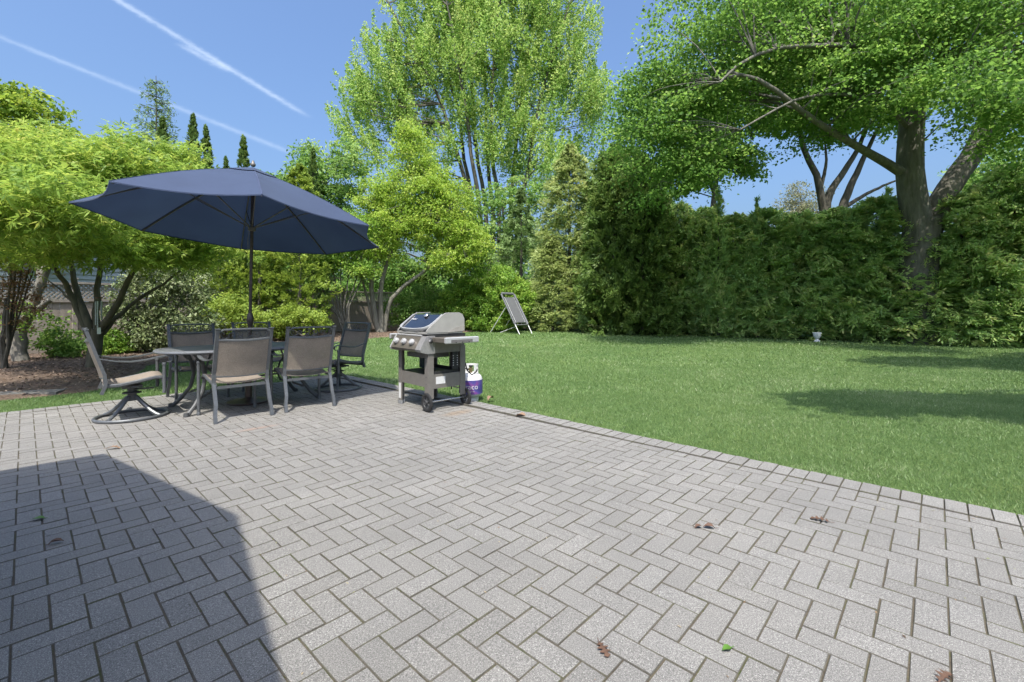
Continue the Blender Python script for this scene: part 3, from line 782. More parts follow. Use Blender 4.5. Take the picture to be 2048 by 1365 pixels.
MB().lathe([(.02, 0), (.028, .01), (.03, .03), (.018, .05), (.012, .075)], 12, tuple(AP+np.array([0, 0, .03]))).build('finial', M_RIB, um)
MB().tube([tuple(on_pole(z)) for z in (.9, 1.6, AP[2]-.03)], .0195, 12).build('pole', M_POLE, um)
lp = MB().tube([(0, 0, .03), tuple(on_pole(1.0))], .0245, 12).build('lower_pole', M_POLE, um)
cb = on_pole(1.04)
MB().lathe([(.026, -.07), (.036, -.05), (.042, 0), (.036, .05), (.024, .09)], 14, tuple(cb)).build('crank_housing', M_POLE, um)
MB().tube([tuple(cb+np.array([-.03, -.03, .0])), tuple(cb+np.array([-.06, -.05, .0])), tuple(cb+np.array([-.065, -.05, .05]))], .007, 6).build('crank_handle', M_POLE, um)
hub = on_pole(2.19)
MB().lathe([(.024, -.03), (.045, -.02), (.045, .015), (.03, .03)], 14, tuple(hub)).build('runner_hub', M_RIB, um)
tophub = on_pole(AP[2]-.05)
MB().lathe([(.024, -.03), (.045, -.015), (.045, .015), (.02, .03)], 14, tuple(tophub)).build('crown_hub', M_RIB, um)
for i in range(8):
    pts = [can_pt(i, 0, t, -.022) for t in np.linspace(.04, .985, 8)]
    MB().tube([tuple(p) for p in pts], .0105, 4, flat=(.75, 1.15)).build('rib', M_RIB, um, False)
    MB().tube([tuple(hub+(pts[3]-hub)*.06), tuple(can_pt(i, 0, .50, -.03))], .0075, 4).build('strut', M_RIB, um, False)
# a light cord and its plastic tag hang from the runner
MB().tube([tuple(hub+np.array([-.01, -.03, -.02])), tuple(hub+np.array([-.035, -.03, -.14])), tuple(hub+np.array([-.03, -.03, -.30]))], .003, 5).build('lift_cord', simple('cord', (.3, .28, .25), .8), um)
us = thing('umbrella_stand', 'dark cast umbrella stand on the pavers under the table', 'stand', (-3.33, 5.75, 0))
MB().lathe([(.24, 0.004), (.245, .012), (.235, .024), (.12, .042), (.06, .06), (.04, .075)], 32).build('base_plate', M_POLE, us)
MB().lathe([(.040, .074), (.038, .40), (.034, .41), (.0255, .412)], 16).build('socket_tube', M_POLE, us)

# ------------------------------------------------------------------ gas grill
gr = thing('gas_grill', 'taupe three burner gas grill with black lid on the patio corner', 'grill', (-.99, 5.647, 0), R(-47))
M_TAU = simple('taupe enamel frame', (.235, .218, .198), .45, .2, var=.10, scale=20)
M_TAUL = simple('light taupe cast lid ends', (.47, .455, .425), .42, .25, var=.08, scale=10)
M_SIL = simple('silver plastic trim', (.58, .58, .58), .38, .3, var=.06)
M_BLK = simple('black enamel', (.012, .013, .016), .12, .0, var=.2, spec=.6, coat=.5)
M_DRK = simple('dark cook box', (.035, .035, .035), .6, .2, var=.3)
M_BRZ = simple('bronze control panel', (.30, .265, .225), .32, .6, var=.12, scale=8)
M_RUB = simple('black plastic', (.022, .022, .023), .65, var=.3)
M_CHR = simple('chrome rod', (.7, .7, .7), .25, .9, var=.05)
M_WHT = simple('white sticker', (.75, .75, .74), .6, var=.05)
# legs: bent sheet posts
for (x, y, z0, nm) in ((-.33, -.27, .0, 1), (.33, -.27, .14, 1), (-.33, .25, .0, 0), (.33, .25, .14, 0)):
    sx = 1 if x > 0 else -1; sy = -1 if y < 0 else 1
    l_ = MB().box((x-sx*.028, y, (z0+.74)/2), (.075, .012, .74-z0)).box((x+sx*.0035, y-sy*.034, (z0+.742)/2), (.011, .074, .742-z0))
    l_.box((x-sx*.004, y-sy*.0, (z0+.73)/2), (.016, .017, .73-z0))
    leg_o = l_.build('leg', M_TAU, gr, False)
    for zz_ in (.31, .39, .60):
        MB().lathe([(.006, 0), (.006, .003), (.003, .005)], 8, (x-sx*.03, y-.007, zz_), Matrix.Rotation(R(90), 3, 'X')).build('rivet', M_CHR, leg_o)
MB().box((-.302, -.2775, .165), (.05, .003, .19)).build('sticker', M_WHT, gr, False)
MB().box((-.302, -.27, .022), (.082, .02, .042)).box((-.3265, -.24, .022), (.02, .08, .041)).build('leg_cap', simple('grey foot', (.3, .31, .32), .6), gr, False)
MB().box((0, -.264, .345), (.585, .010, .145)).build('front_panel', M_TAU, gr, False)
sp_ = MB().box((.326, -.01, .335), (.010, .45, .165)).build('side_panel', M_TAU, gr, False)
MB().box((.3325, -.10, .345), (.003, .13, .085)).build('sticker', M_WHT, sp_, False)
MB().box((-.326, -.01, .335), (.010, .45, .165)).build('side_panel', M_TAU, gr, False)
MB().box((0, -.01, .405), (.63, .50, .018)).box((0, .235, .425), (.63, .012, .055)).box((.305, 0, .425), (.012, .42, .055)).build('bottom_shelf', M_DRK, gr, False)
MB().box((.16, .252, .57), (.30, .008, .24)).build('rear_panel', M_TAU, gr, False)
MB().box((.326, 0, .715), (.008, .46, .10)).build('side_panel', M_TAU, gr, False)
tsc = MB().box((.335, .10, .56), (.022, .085, .20)).build('tank_gauge', M_RUB, gr, False)
for k in range(5):
    for s in (-1, 1): MB().box((.3475, .10+s*.03, .60-k*.028+.02), (.003, .014, .008)).build('gauge_mark', M_WHT, tsc, False)
MB().box((-.05, -.03, .62), (.42, .34, .055)).build('grease_tray', simple('tray steel', (.25, .24, .235), .4, .5), gr, False)
MB().box((-.255, .05, .50), (.09, .10, .14)).build('battery_box', simple('teal grey plastic', (.07, .10, .105), .6), gr, False)
MB().prism([(-.24, .70), (.24, .70), (.27, .885), (-.27, .885)], -.325, .325, 'x').build('cook_box', M_DRK, gr, False)
# control panel
cpp = [(-.275, .862), (-.300, .858), (-.385, .715), (-.378, .695), (-.30, .672), (-.20, .672), (-.20, .862)]
cp = MB().prism(cpp, -.335, .245, 'x').build('control_panel', M_BRZ, gr, False)
MB().prism([(-.272, .868), (-.304, .864), (-.392, .714), (-.382, .688), (-.30, .664), (-.19, .664), (-.19, .868)], .2455, .352, 'x').build('panel_end', simple('panel end casting', (.40, .39, .385), .4, .4), gr, False)
MB().prism([(-.272, .868), (-.304, .864), (-.392, .714), (-.382, .688), (-.30, .664), (-.19, .664), (-.19, .868)], -.352, -.3355, 'x').build('panel_end', M_SIL, gr, False)
MB().tube([(-.33, -.292, .868), (.24, -.292, .868)], .012, 8).build('panel_lip', M_SIL, gr)
nrm = Vector((0, -.143, .085)).normalized(); nrm = Vector((0, -.86, .51)); q = nrm.to_track_quat('Z', 'Y').to_matrix()
for xk in (-.245, -.065, .115):
    k0 = MB().lathe([(.046, -.004), (.046, .004), (.040, .008)], 20, (xk, -.343, .786), q).build('knob', simple('knob bezel', (.16, .15, .14), .4, .5), gr)
    MB().lathe([(.036, .008), (.0355, .030), (.030, .038), (.006, .040)], 20, (xk, -.343, .786), q).build('knob_cap', M_SIL, k0)
    MB().box((xk, -.343-.86*.043, .786+.51*.043), (.010, .045, .010), rx=R(60)).build('knob_grip', M_SIL, k0, False)
ig = MB().lathe([(.03, 0), (.03, .014), (.024, .02), (.004, .021)], 16, (.372, -.252, .815), Matrix.Rotation(R(90), 3, 'X')).build('igniter', M_RUB, gr)
MB().lathe([(.014, .02), (.014, .026), (.004, .028)], 12, (.372, -.252, .815), Matrix.Rotation(R(90), 3, 'X')).build('igniter_button', M_SIL, ig)
# side shelves with end handles
for s in (-1, 1):
    sh = MB().box((s*.485, -.01, .826), (.255, .445, .055), bev=.006).build('side_shelf', M_BRZ if s > 0 else simple('shelf steel', (.33, .31, .28), .35, .5), gr, False)
    MB().box((s*.628, -.01, .826), (.03, .465, .072), bev=.010).build('shelf_end', M_SIL, sh, False)
    MB().box((s*.6425, -.02, .816), (.004, .30, .034)).build('towel_slot', simple('slot grey', (.16, .15, .145), .6), sh, False)
    for k in range(3): MB().tube([(s*.645, -.11+k*.09, .806), (s*.66, -.11+k*.09, .80), (s*.662, -.11+k*.09, .81)], .004, 5).build('tool_hook', M_RUB, sh)
    MB().prism([(-.22, .74), (.20, .74), (.20, .798), (-.22, .798)], s*.345, s*.352, 'x').build('shelf_bracket', M_TAU, gr, False)
# lid
def lid_prof(k=0.0):
    return [(-.290+k, .905), (-.294+k, .922), (-.270+k, .950), (-.055, 1.118-k), (-.020, 1.134-k), (.03, 1.138-k), (.17, 1.138-k), (.215, 1.118-k), (.245-k, 1.06), (.245-k, .99), (.20, .925), (.10, .905)]
MB().prism([(y, z-.004) for y, z in lid_prof(.004)], -.316, .316, 'x').build('lid', M_BLK, gr, False)
for s in (-1, 1):
    a, b = (s*.3162, s*.335)
    MB().prism(lid_prof(), min(a, b), max(a, b), 'x').build('lid_end', M_TAUL, gr, False)
    MB().prism([(.0, .90), (.245, .915), (.245, .985), (.10, .955)], min(s*.335, s*.3385), max(s*.335, s*.3385), 'x').build('lid_hinge', simple('hinge plate', (.36, .34, .31), .5), gr, False)
# curved trim and handle along the lid's lower edge
def slope_y(z): return -.292 if z < .932 else max(-.292, -.270+1.28*(z-.95))-.008
half = [(-.319, 1.112), (-.319, 1.06), (-.318, 1.01), (-.312, .978), (-.29, .957), (-.24, .943), (-.15, .934), (-.06, .930)]
tr = [(x, slope_y(z), z) for x, z in half]+[(-x, slope_y(z), z) for x, z in half[::-1]]
MB().tube(tr, [.009, .010, .013, .018, .023, .025, .026, .026, .026, .026, .025, .023, .018, .013, .010, .009], 8, flat=(.55, 1.0)).build('lid_handle', M_SIL, gr)
MB().prism([(-.30, .888), (-.30, .912), (-.26, .916), (.22, .912), (.22, .888)], -.33, .33, 'x').build('lid_rim', M_TAUL, gr, False)
th = MB().lathe([(.034, 0), (.034, .012), (.028, .018), (.003, .018)], 20, (.0, -.085, 1.096), Vector((0, -.64, .77)).to_track_quat('Z', 'Y').to_matrix()).build('thermometer', M_CHR, gr)
def text_mesh(txt, size, fn, name, mat, parent, ext=.0):
    cu = bpy.data.curves.new(name, 'FONT'); cu.body = txt; cu.size = size; cu.align_x = 'CENTER'; cu.resolution_u = 3
    tmp = bpy.data.objects.new('tmp_text', cu); COL.objects.link(tmp)
    dg = bpy.context.evaluated_depsgraph_get(); me = bpy.data.meshes.new_from_object(tmp.evaluated_get(dg))
    bpy.data.objects.remove(tmp)
    co = np.zeros(len(me.vertices)*3); me.vertices.foreach_get('co', co); co = co.reshape(-1, 3)
    me.vertices.foreach_set('co', np.array([fn(x, y) for x, y, _ in co]).ravel())
    me.materials.clear(); me.materials.append(mat); me.name = name; me.update()
    return link(name, me, parent)
def lidmap(x, y): return (x-.19, -.150+y*.785, 1.0452+y*.62+.003)
text_mesh('weber', .05, lidmap, 'lettering', M_WHT, gr)
# wheels and axle
for y in (-.285, .265):
    wh = thing_w = MB().tube([(.33+.088*math.cos(a), y, .105+.088*math.sin(a)) for a in np.linspace(0, 2*math.pi, 33)[:-1]], .017, 8, closed=True, flat=(1.0, 1.35)).build('wheel', M_RUB, gr)
    rim = MB().tube([(.33+.068*math.cos(a), y, .105+.068*math.sin(a)) for a in np.linspace(0, 2*math.pi, 33)[:-1]], .010, 6, closed=True)
    for k in range(6):
        a = k*math.pi/3+.3; rim.tube([(.33+.015*math.cos(a), y, .105+.015*math.sin(a)), (.33+.07*math.cos(a+.25), y, .105+.07*math.sin(a+.25))], .009, 5)
    rim.lathe([(.02, -.02), (.024, 0), (.02, .02)], 12, (.33, y, .105), Matrix.Rotation(R(90), 3, 'X')); rim.build('wheel_rim', simple('wheel hub grey', (.055, .055, .058), .55), wh)
MB().tube([(.33, -.29, .105), (.33, .29, .105)], .0085, 8).build('axle', M_CHR, gr)
MB().tube([(-.32, .24, .205), (.32, .24, .205)], .008, 8).build('brace_rod', M_CHR, gr)
MB().tube([(.25, .235, .66), (.28, .26, .60), (.30, .29, .50), (.305, .31, .42), (.335, .36, .36), (.37, .40, .40), (.385, .405, .43)], .008, 8).build('gas_hose', M_RUB, gr)
# brush hanging from the left hook
br = MB().tube([(-.385, -.20, .735), (-.385, -.20, .66)], .012, 6).build('hanging_strap', M_RUB, gr)
MB().tube([(-.385, -.20, .67), (-.385, -.20, .57)], .007, 6).build('brush_handle', M_WHT, gr)
MB().prism([(-.226, .47), (-.172, .47), (-.174, .55), (-.19, .575), (-.21, .575), (-.224, .55)], -.405, -.365, 'x').build('brush_head', M_RUB, gr, False)

# ------------------------------------------------------------------ propane tank
pt = thing('propane_tank', 'white propane cylinder with purple label standing on the grass behind the grill', 'gas tank', (-.545, 6.02, -.03))
M_TANK = simple('white tank paint', (.80, .80, .79), .38, var=.04)
MB().lathe([(.105, .055), (.125, .065), (.147, .095), (.153, .13), (.153, .275), (.147, .312), (.125, .342), (.085, .362), (.03, .370)], 40).build('cylinder_body', M_TANK, pt)
MB().lathe([(.100, .0), (.104, .0), (.104, .064), (.098, .064), (.098, .004)], 32).build('foot_ring', M_TANK, pt)
def arc(r, a0, a1, z0, z1, n=16, th=.004):
    V = []; F = []
    for i in range(n):
        a = a0+(a1-a0)*i/(n-1)
        for rr_, z in ((r, z0), (r, z1), (r-th, z1), (r-th, z0)): V.append((rr_*math.cos(a), rr_*math.sin(a), z))
        if i: F += [((i-1)*4+k, i*4+k, i*4+(k+1) % 4, (i-1)*4+(k+1) % 4) for k in range(4)]
    F += [(3, 2, 1, 0), tuple((n-1)*4+k for k in range(4))]; return V, F
col = MB(); col.add(*arc(.100, R(-60), R(200), .352, .372)); col.add(*arc(.100, R(-60), R(200), .455, .482))
for a0, a1 in ((-60, -38), (20, 60), (110, 150), (182, 200)): col.add(*arc(.0998, R(a0), R(a1), .370, .457, 6))
col.build('collar', M_TANK, pt)
vl = MB().lathe([(.022, .365), (.022, .41), (.030, .415), (.030, .43), (.016, .435), (.014, .45)], 12).tube([(0, 0, .41), (-.03, -.05, .42)], .014, 8).build('valve', simple('brass valve', (.42, .34, .18), .35, .8), pt)
MB().lathe([(.026, .448), (.030, .455), (.026, .466)], 12).build('valve_handwheel', M_RUB, pt)
MB().tube([(-.03, -.06, .42), (-.10, -.07, .44), (-.17, -.06, .40), (-.22, -.03, .33), (-.25, .0, .24), (-.26, .02, .15)], .008, 8).build('hose', M_RUB, pt)
# printed sleeve: purple to blue band
def sleeve_mat():
    m, n, l, b = nodes_of('purple printed sleeve')
    tc = n.new('ShaderNodeTexCoord'); f = noise(n, l, 9, 2, .5, tc.outputs['Object'])
    r = ramp_node(n, [(.30, (.035, .035, .15)), (.48, (.075, .060, .26)), (.62, (.18, .055, .22)), (.75, (.06, .09, .33))]); l.new(f, r.inputs[0])
    l.new(r.outputs[0], b.inputs['Base Color']); b.inputs['Roughness'].default_value = .4; return m
lb = MB(); lb.add(*arc(.1555, R(-175), R(30), .105, .285, 40, .002)); lbo = lb.build('label_sleeve', sleeve_mat(), pt)
A0 = R(-96)
def wrap(zc):
    def f(x, y):
        a = A0+x/.157; return (.1572*math.cos(a), .1572*math.sin(a), zc+y)
    return f
text_mesh('Paraco', .095, wrap(.172), 'lettering', M_WHT, lbo)
text_mesh('clean, safe, propane gas', .017, wrap(.140), 'lettering', M_WHT, lbo)

# ------------------------------------------------------------------ trees and shrubs
BK_GREY = bark('grey bark', (.085, .078, .068), (.24, .225, .20))
BK_DARK = bark('dark bark', (.045, .038, .030), (.15, .13, .105))
BK_PALE = bark('pale smooth bark', (.16, .15, .125), (.36, .34, .29), 5)
def cl_sub(E, n, shell=.55, wexp=.72): return ell_points(E, n, shell, wexp)[0]
def stem_mesh(stems, mat, name='trunk', seg=10):
    m = MB()
    for pts, r0, r1, *o in stems:
        k = len(pts); n = o[0] if o else seg
        m.tube(pts, taper(r0, r1, k, .9), n)
    return m.mesh(name, mat, True)
def smooth_path(pts, n=14, wob=.0, seed=0):
    P = np.array(pts, float); d = np.r_[0, np.cumsum(np.linalg.norm(np.diff(P, axis=0), axis=1))]
    t = np.linspace(0, d[-1], n)
    # Catmull-Rom through the points
    out = []
    rr = np.random.default_rng(seed)
    for x in t:
        i = min(max(np.searchsorted(d, x)-1, 0), len(P)-2); u = (x-d[i])/max(d[i+1]-d[i], 1e-9)
        p0, p1, p2, p3 = P[max(i-1, 0)], P[i], P[i+1], P[min(i+2, len(P)-1)]
        q = .5*((2*p1)+(-p0+p2)*u+(2*p0-5*p1+4*p2-p3)*u*u+(-p0+3*p1-3*p2+p3)*u**3)
        out.append(q+rr.normal(size=3)*wob)
    out[0] = P[0]; return [tuple(q) for q in out]
def broadleaf(name, label, base, stems, E, n_cl, per, rc, L, W, lmat, bmat, nb=40, shell=.5, flat=.5, droop=.2, group=None, cat='tree', br=.03, keep=None, seed=1, up=.9, axis_out=.6, wexp=.72):
    global rng
    rng = np.random.default_rng(seed)
    base = np.array(base, float); t = thing(name, label, cat, tuple(base), 0, group)
    st = [([tuple(np.array(p)-base) for p in smooth_path(s[0], 16, s[3] if len(s) > 3 else .0, seed+i)], s[1], s[2]) for i, s in enumerate(stems)]
    E2 = [(e[0]-base[0], e[1]-base[1], e[2]-base[2], *e[3:]) for e in E]
    cl = cl_sub(E2, n_cl, shell, wexp)
    pts = np.array([p for s in st for p in s[0][5:]])
    rads = np.array([r for s in st for r in taper(s[1], s[2], 16, .9)[5:]])
    bs = []
    for i in rng.choice(len(cl), min(nb, len(cl)), replace=False):
        c = cl[i]; dd = np.linalg.norm(pts-c, axis=1)+np.maximum(0, pts[:, 2]-c[2]+.3)*1.5
        k = int(np.argmin(dd)); a = pts[k]
        m = 7; path = curve_pts(a, c, m, sag=-.10, wob=.05, seed=int(i))
        r0 = min(rads[k]*.6, br*(.5+.5*np.linalg.norm(c-a)/2.0))
        bs.append((path, r0, max(r0*.22, .004), 5))
        # a fork off each limb
        f = along(path, .55); c2 = cl[rng.integers(len(cl))]
        if np.linalg.norm(c2-f) < np.linalg.norm(c-a)*1.0: bs.append((curve_pts(f, c2, 6, sag=-.06, wob=.05, seed=int(i)+5), r0*.55, .004, 4))
    bp = np.array([q for b_ in bs for q in b_[0][1:]]) if bs else pts
    for i in range(0, len(cl), 2 if len(cl) > 900 else 1):
        c = cl[i]; k = int(np.argmin(np.linalg.norm(bp-c, axis=1))); a = bp[k]
        if .1 < np.linalg.norm(c-a) < 2.5: bs.append((curve_pts(a, c, 4, sag=-.05, wob=.06, seed=i), .013, .004, 3))
    link('trunk', stem_mesh(st+bs, bmat), t)
    kp = None if keep is None else (lambda C: keep(C+base))
    link('crown', crown_mesh('crown', lmat, cl, per, rc, L, W, flat, droop, axis_out=axis_out, up=up, keep=kp), t)
    return t

# --- leaf materials
LF_JAP = leaf_mat('lacy maple leaves', [(0, (0.164, 0.293, 0.064)), (.4, (0.311, 0.495, 0.083)), (.8, (0.505, 0.647, 0.121)), (1, (0.647, 0.647, 0.183))], 0.5)
LF_JAP2 = leaf_mat('garden maple leaves', [(0, (0.152, 0.278, 0.038)), (.5, (0.287, 0.449, 0.056)), (1, (0.548, 0.638, 0.102))], 0.5)
LF_MAPLE = leaf_mat('big maple leaves', [(0, (0.102, 0.227, 0.047)), (.5, (0.171, 0.346, 0.065)), (.85, (0.271, 0.471, 0.093)), (1, (0.433, 0.583, 0.162))], 0.6, tcol=1.45)
LF_TALL = leaf_mat('tall tree leaves', [(0, (0.248, 0.448, 0.096)), (.5, (0.418, 0.640, 0.152)), (1, (0.691, 0.800, 0.290))], 0.5, rough=.55, spec=.2)
LF_YEL = leaf_mat('lime green leaves', [(0, (0.254, 0.415, 0.060)), (.5, (0.412, 0.624, 0.089)), (1, (0.670, 0.792, 0.180))], 0.5)
LF_GRN = leaf_mat('mid green leaves', [(0, (0.139, 0.294, 0.070)), (.5, (0.254, 0.461, 0.102)), (1, (0.501, 0.660, 0.206))], 0.5)
LF_BOX = leaf_mat('bright shrub leaves', [(0, (0.147, 0.306, 0.052)), (.5, (0.295, 0.518, 0.075)), (1, (0.583, 0.726, 0.166))], 0.48)
LF_RHO = leaf_mat('glossy evergreen leaves', [(0, (0.135, 0.210, 0.076)), (.5, (0.262, 0.325, 0.129)), (.8, (0.360, 0.410, 0.220)), (1, (0.360, 0.410, 0.220))], .15, rough=.5, spec=.3)
LF_ARB = leaf_mat('arborvitae sprays bright', [(0, (0.210, 0.324, 0.054)), (.5, (0.343, 0.478, 0.074)), (1, (0.524, 0.642, 0.127))], 0.42)
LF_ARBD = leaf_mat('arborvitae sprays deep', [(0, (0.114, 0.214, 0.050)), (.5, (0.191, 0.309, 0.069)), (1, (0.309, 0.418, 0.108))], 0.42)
LF_HEDGE = leaf_mat('hedge sprays', [(0, (0.315, 0.514, 0.208)), (.45, (0.507, 0.742, 0.256)), (.85, (0.782, 0.850, 0.328)), (1, (0.850, 0.850, 0.520))], 0.55)
LF_CYP = leaf_mat('sunlit cypress sprays', [(0, (0.274, 0.382, 0.123)), (.5, (0.444, 0.552, 0.185)), (1, (0.692, 0.754, 0.309))], 0.42)
LF_SPR = leaf_mat('spruce needles', [(0, (0.141, 0.248, 0.075)), (.5, (0.234, 0.359, 0.116)), (1, (0.398, 0.533, 0.207))], 0.3)
LF_TAN = leaf_mat('tan and red shrub leaves', [(0, (0.110, 0.132, 0.033)), (.35, (0.286, 0.187, 0.077)), (.7, (0.462, 0.308, 0.165)), (1, (0.506, 0.242, 0.132))], .35)
LF_PALE = leaf_mat('pale budding leaves', [(0, (0.200, 0.220, 0.100)), (.5, (0.320, 0.330, 0.180)), (1, (0.460, 0.450, 0.300))], .4)

# --- lacy Japanese maple over the mulch bed (fine leaflets in layered clouds)
jb = np.array(G(186, 735))
JY = jb[1]
def JP(px, py, dy=0): return tuple(at(px, py, JY+dy))
j_st = [([tuple(jb), JP(190, 700), JP(196, 660)], .125, .10, .004),
        ([JP(188, 690), JP(165, 640), JP(142, 590), JP(108, 525, -.3), JP(70, 450, -.6)], .085, .02, .01),
        ([JP(190, 680), JP(170, 630), JP(150, 570, .2), JP(138, 500, .3), JP(120, 420, .4)], .08, .02, .01),
        ([JP(196, 665), JP(192, 600, .2), JP(200, 540, .3), JP(205, 470, .4), JP(215, 380, .5)], .07, .02, .01),
        ([JP(198, 662), JP(228, 620, -.2), JP(258, 560, -.3), JP(290, 500, -.4), JP(330, 430, -.3)], .075, .02, .01),
        ([JP(205, 668), JP(240, 628, .1), JP(290, 590, .2), JP(345, 555, .3), JP(400, 510, .4)], .05, .012, .01),
        ([JP(180, 655), JP(150, 610, .3), JP(120, 580, .5), JP(95, 560, .6)], .04, .012, .01)]
def JE(px, py, rx, ry, rz, dy=0):
    p = at(px, py, JY+dy-1.3); return (p[0], p[1], p[2], rx*.86, ry*1.0, rz*.86)
j_E = [JE(60, 400, 1.3, 1.3, .95), JE(170, 360, 1.4, 1.5, .85), JE(290, 355, 1.2, 1.3, .65, .2), JE(375, 370, .8, 1.0, .5, .4), JE(330, 470, 1.2, 1.1, .55, .3),
       JE(215, 460, 1.3, 1.2, .62, -.6), JE(110, 470, 1.2, 1.2, .5, -.4), JE(415, 490, .75, .8, .48, .5), JE(20, 480, .9, 1.0, .45, .2), JE(250, 420, 1.5, 1.0, .7, .9), JE(-60, 430, 1.2, 1.2, .8, .3), JE(140, 300, 1.0, 1.1, .4, .5), JE(310, 300, .8, .8, .25, .6), JE(-60, 420, 1.1, .9, .5, -2.0), JE(50, 385, .9, .8, .5, -2.2), JE(150, 405, .8, .7, .42, -1.9)]
rng = np.random.default_rng(11)
jt = thing('lacy_maple', 'bright green lacy leaved maple with many slim trunks on the mulch bed', 'tree', tuple(jb))
jl = [([tuple(np.array(p)-jb) for p in smooth_path(s[0], 14, s[3], i)], s[1], s[2]) for i, s in enumerate(j_st)]
E2 = [(e[0]-jb[0], e[1]-jb[1], e[2]-jb[2], *e[3:]) for e in j_E]
cl = cl_sub(E2, 680, .5)
pts = np.array([p for s in jl for p in s[0][6:]]); bs = []
for i in rng.choice(len(cl), 90, replace=False):
    c = cl[i]; k = int(np.argmin(np.linalg.norm(pts-c, axis=1)+np.maximum(0, pts[:, 2]-c[2])*2)); bs.append((curve_pts(pts[k], c, 6, sag=-.08, wob=.05, seed=int(i)), .02, .004, 5))
link('trunk', stem_mesh(jl+bs, bark('mossy maple bark', (.06, .055, .035), (.20, .18, .115))), jt)
per = 56; n = len(cl)*per; ci = np.repeat(np.arange(len(cl)), per)
off = np.clip(rng.normal(size=(n, 3)), -1.9, 1.9)*np.array([.17, .17, .085]); C = cl[ci]+off; C[:, 2] -= 1.1*(off[:, 0]**2+off[:, 1]**2)
az = rng.random(n)*6.283; hd = np.c_[np.cos(az), np.sin(az), np.full(n, -.35)]; hd = unit(hd+unit(off+1e-6)*.8)
Nn = unit(rdir(n)*.8+np.array([0, 0, .9])); sd = unit(np.cross(Nn, hd))
tt = np.clip(rng.random(len(cl))[ci]*.5+rng.random(n)*.5, 0, 1)
Vs, Fs, Ts, o_ = [], [], [], 0
for ang in (-.75, 0, .75):       # three slim leaflets per leaf
    A = hd*math.cos(ang)+sd*math.sin(ang); Lf = .115*(.7+.6*rng.random(n))
    V, F = leaf_quads(C+A*(Lf*.5)[:, None], A, Nn, Lf, .027*(.7+.6*rng.random(n)), .12); Vs.append(V); Fs.append(F+o_); o_ += len(V); Ts.append(tt)
link('crown', np_mesh('crown', np.concatenate(Vs), np.concatenate(Fs), LF_JAP, np.concatenate(Ts)), jt)

# --- taller maple behind it, beyond the fence at the far left
b = at(20, 640, 14.5); b[2] = zg(14.5)
def PE(px, py, y, rx, ry, rz): p = at(px, py, y); return (p[0], p[1], p[2], rx, ry, rz)
broadleaf('garden_maple', 'light green maple rising above the lacy maple at the left picture edge', b, [([tuple(b), tuple(at(22, 520, 14.5)), tuple(at(30, 380, 14.5)), tuple(at(45, 230, 14.6))], .16, .04, .02)],
    [PE(55, 255, 14.5, 1.15, 1.2, 1.0), PE(-40, 330, 14.5, 2.2, 1.6, 1.4), PE(70, 350, 14.5, 1.5, 1.4, 1.1), PE(45, 205, 14.5, .55, .6, .5), PE(110, 300, 14.4, .5, .6, .8), PE(30, 450, 14.5, 1.8, 1.2, 1.2)],
    330, 90, .42, .15, .085, LF_JAP2, BK_DARK, 40, .5, .55, .2, seed=21)

# --- leaning weathered trunk with tan shrub at the left edge
b = np.array(G(45, 722)); y = b[1]
lt = thing('leaning_tree', 'leaning pale gnarled trunk with a sawn stub beside the board fence', 'tree', tuple(b))
P = lambda px, py, dy=0: tuple(at(px, py, y+dy)-b)
st = [(smooth_path([(0, 0, -.1), P(38, 690), P(42, 655), P(62, 618), P(78, 575), P(95, 535), P(112, 480), P(120, 420)], 22, .012, 3), .155, .05),
      (smooth_path([P(60, 625), P(80, 617), P(92, 605), P(104, 599)], 8, .004, 4), .075, .055),
      (smooth_path([P(82, 565), P(70, 520), P(60, 470)], 8, .01, 5), .05, .02)]
link('trunk', stem_mesh(st, bark('bleached bark', (.15, .135, .115), (.40, .37, .33), 7)), lt)
rng = np.random.default_rng(5); cl = rng.normal(size=(26, 3))*np.array([.35, .3, .25])+np.array(P(75, 640)); cl = np.r_[cl, rng.normal(size=(40, 3))*np.array([.9, .5, .5])+np.array(P(70, 430))]
link('crown', crown_mesh('crown', LF_BOX, cl, 26, .22, .085, .05), lt)
b = np.array(G(8, 738)); 
ts = thing('tan_shrub', 'upright shrub with tan and reddish leaves at the left picture edge', 'shrub', tuple(b)); y = b[1]
st = [(smooth_path([(0, 0, -.05), P(18+4*i, 640, .1*i), P(20+12*i, 540, .1*i), P(18+16*i, 470, .1*i)], 10, .012, i), .035-.003*i, .008) for i in range(5)]
st.append((smooth_path([(0, 0, -.05), P(6, 690), P(14, 600)], 8, .01, 9), .06, .04))
link('stem', stem_mesh(st, BK_DARK, 'stem', 6), ts)
rng = np.random.default_rng(6); cl = np.array([along(s[0], .35+.65*rng.random()) for s in st[:5] for _ in range(26)])+rng.normal(size=(130, 3))*.16
link('foliage', crown_mesh('foliage', LF_TAN, cl, 26, .15, .055, .032), ts)

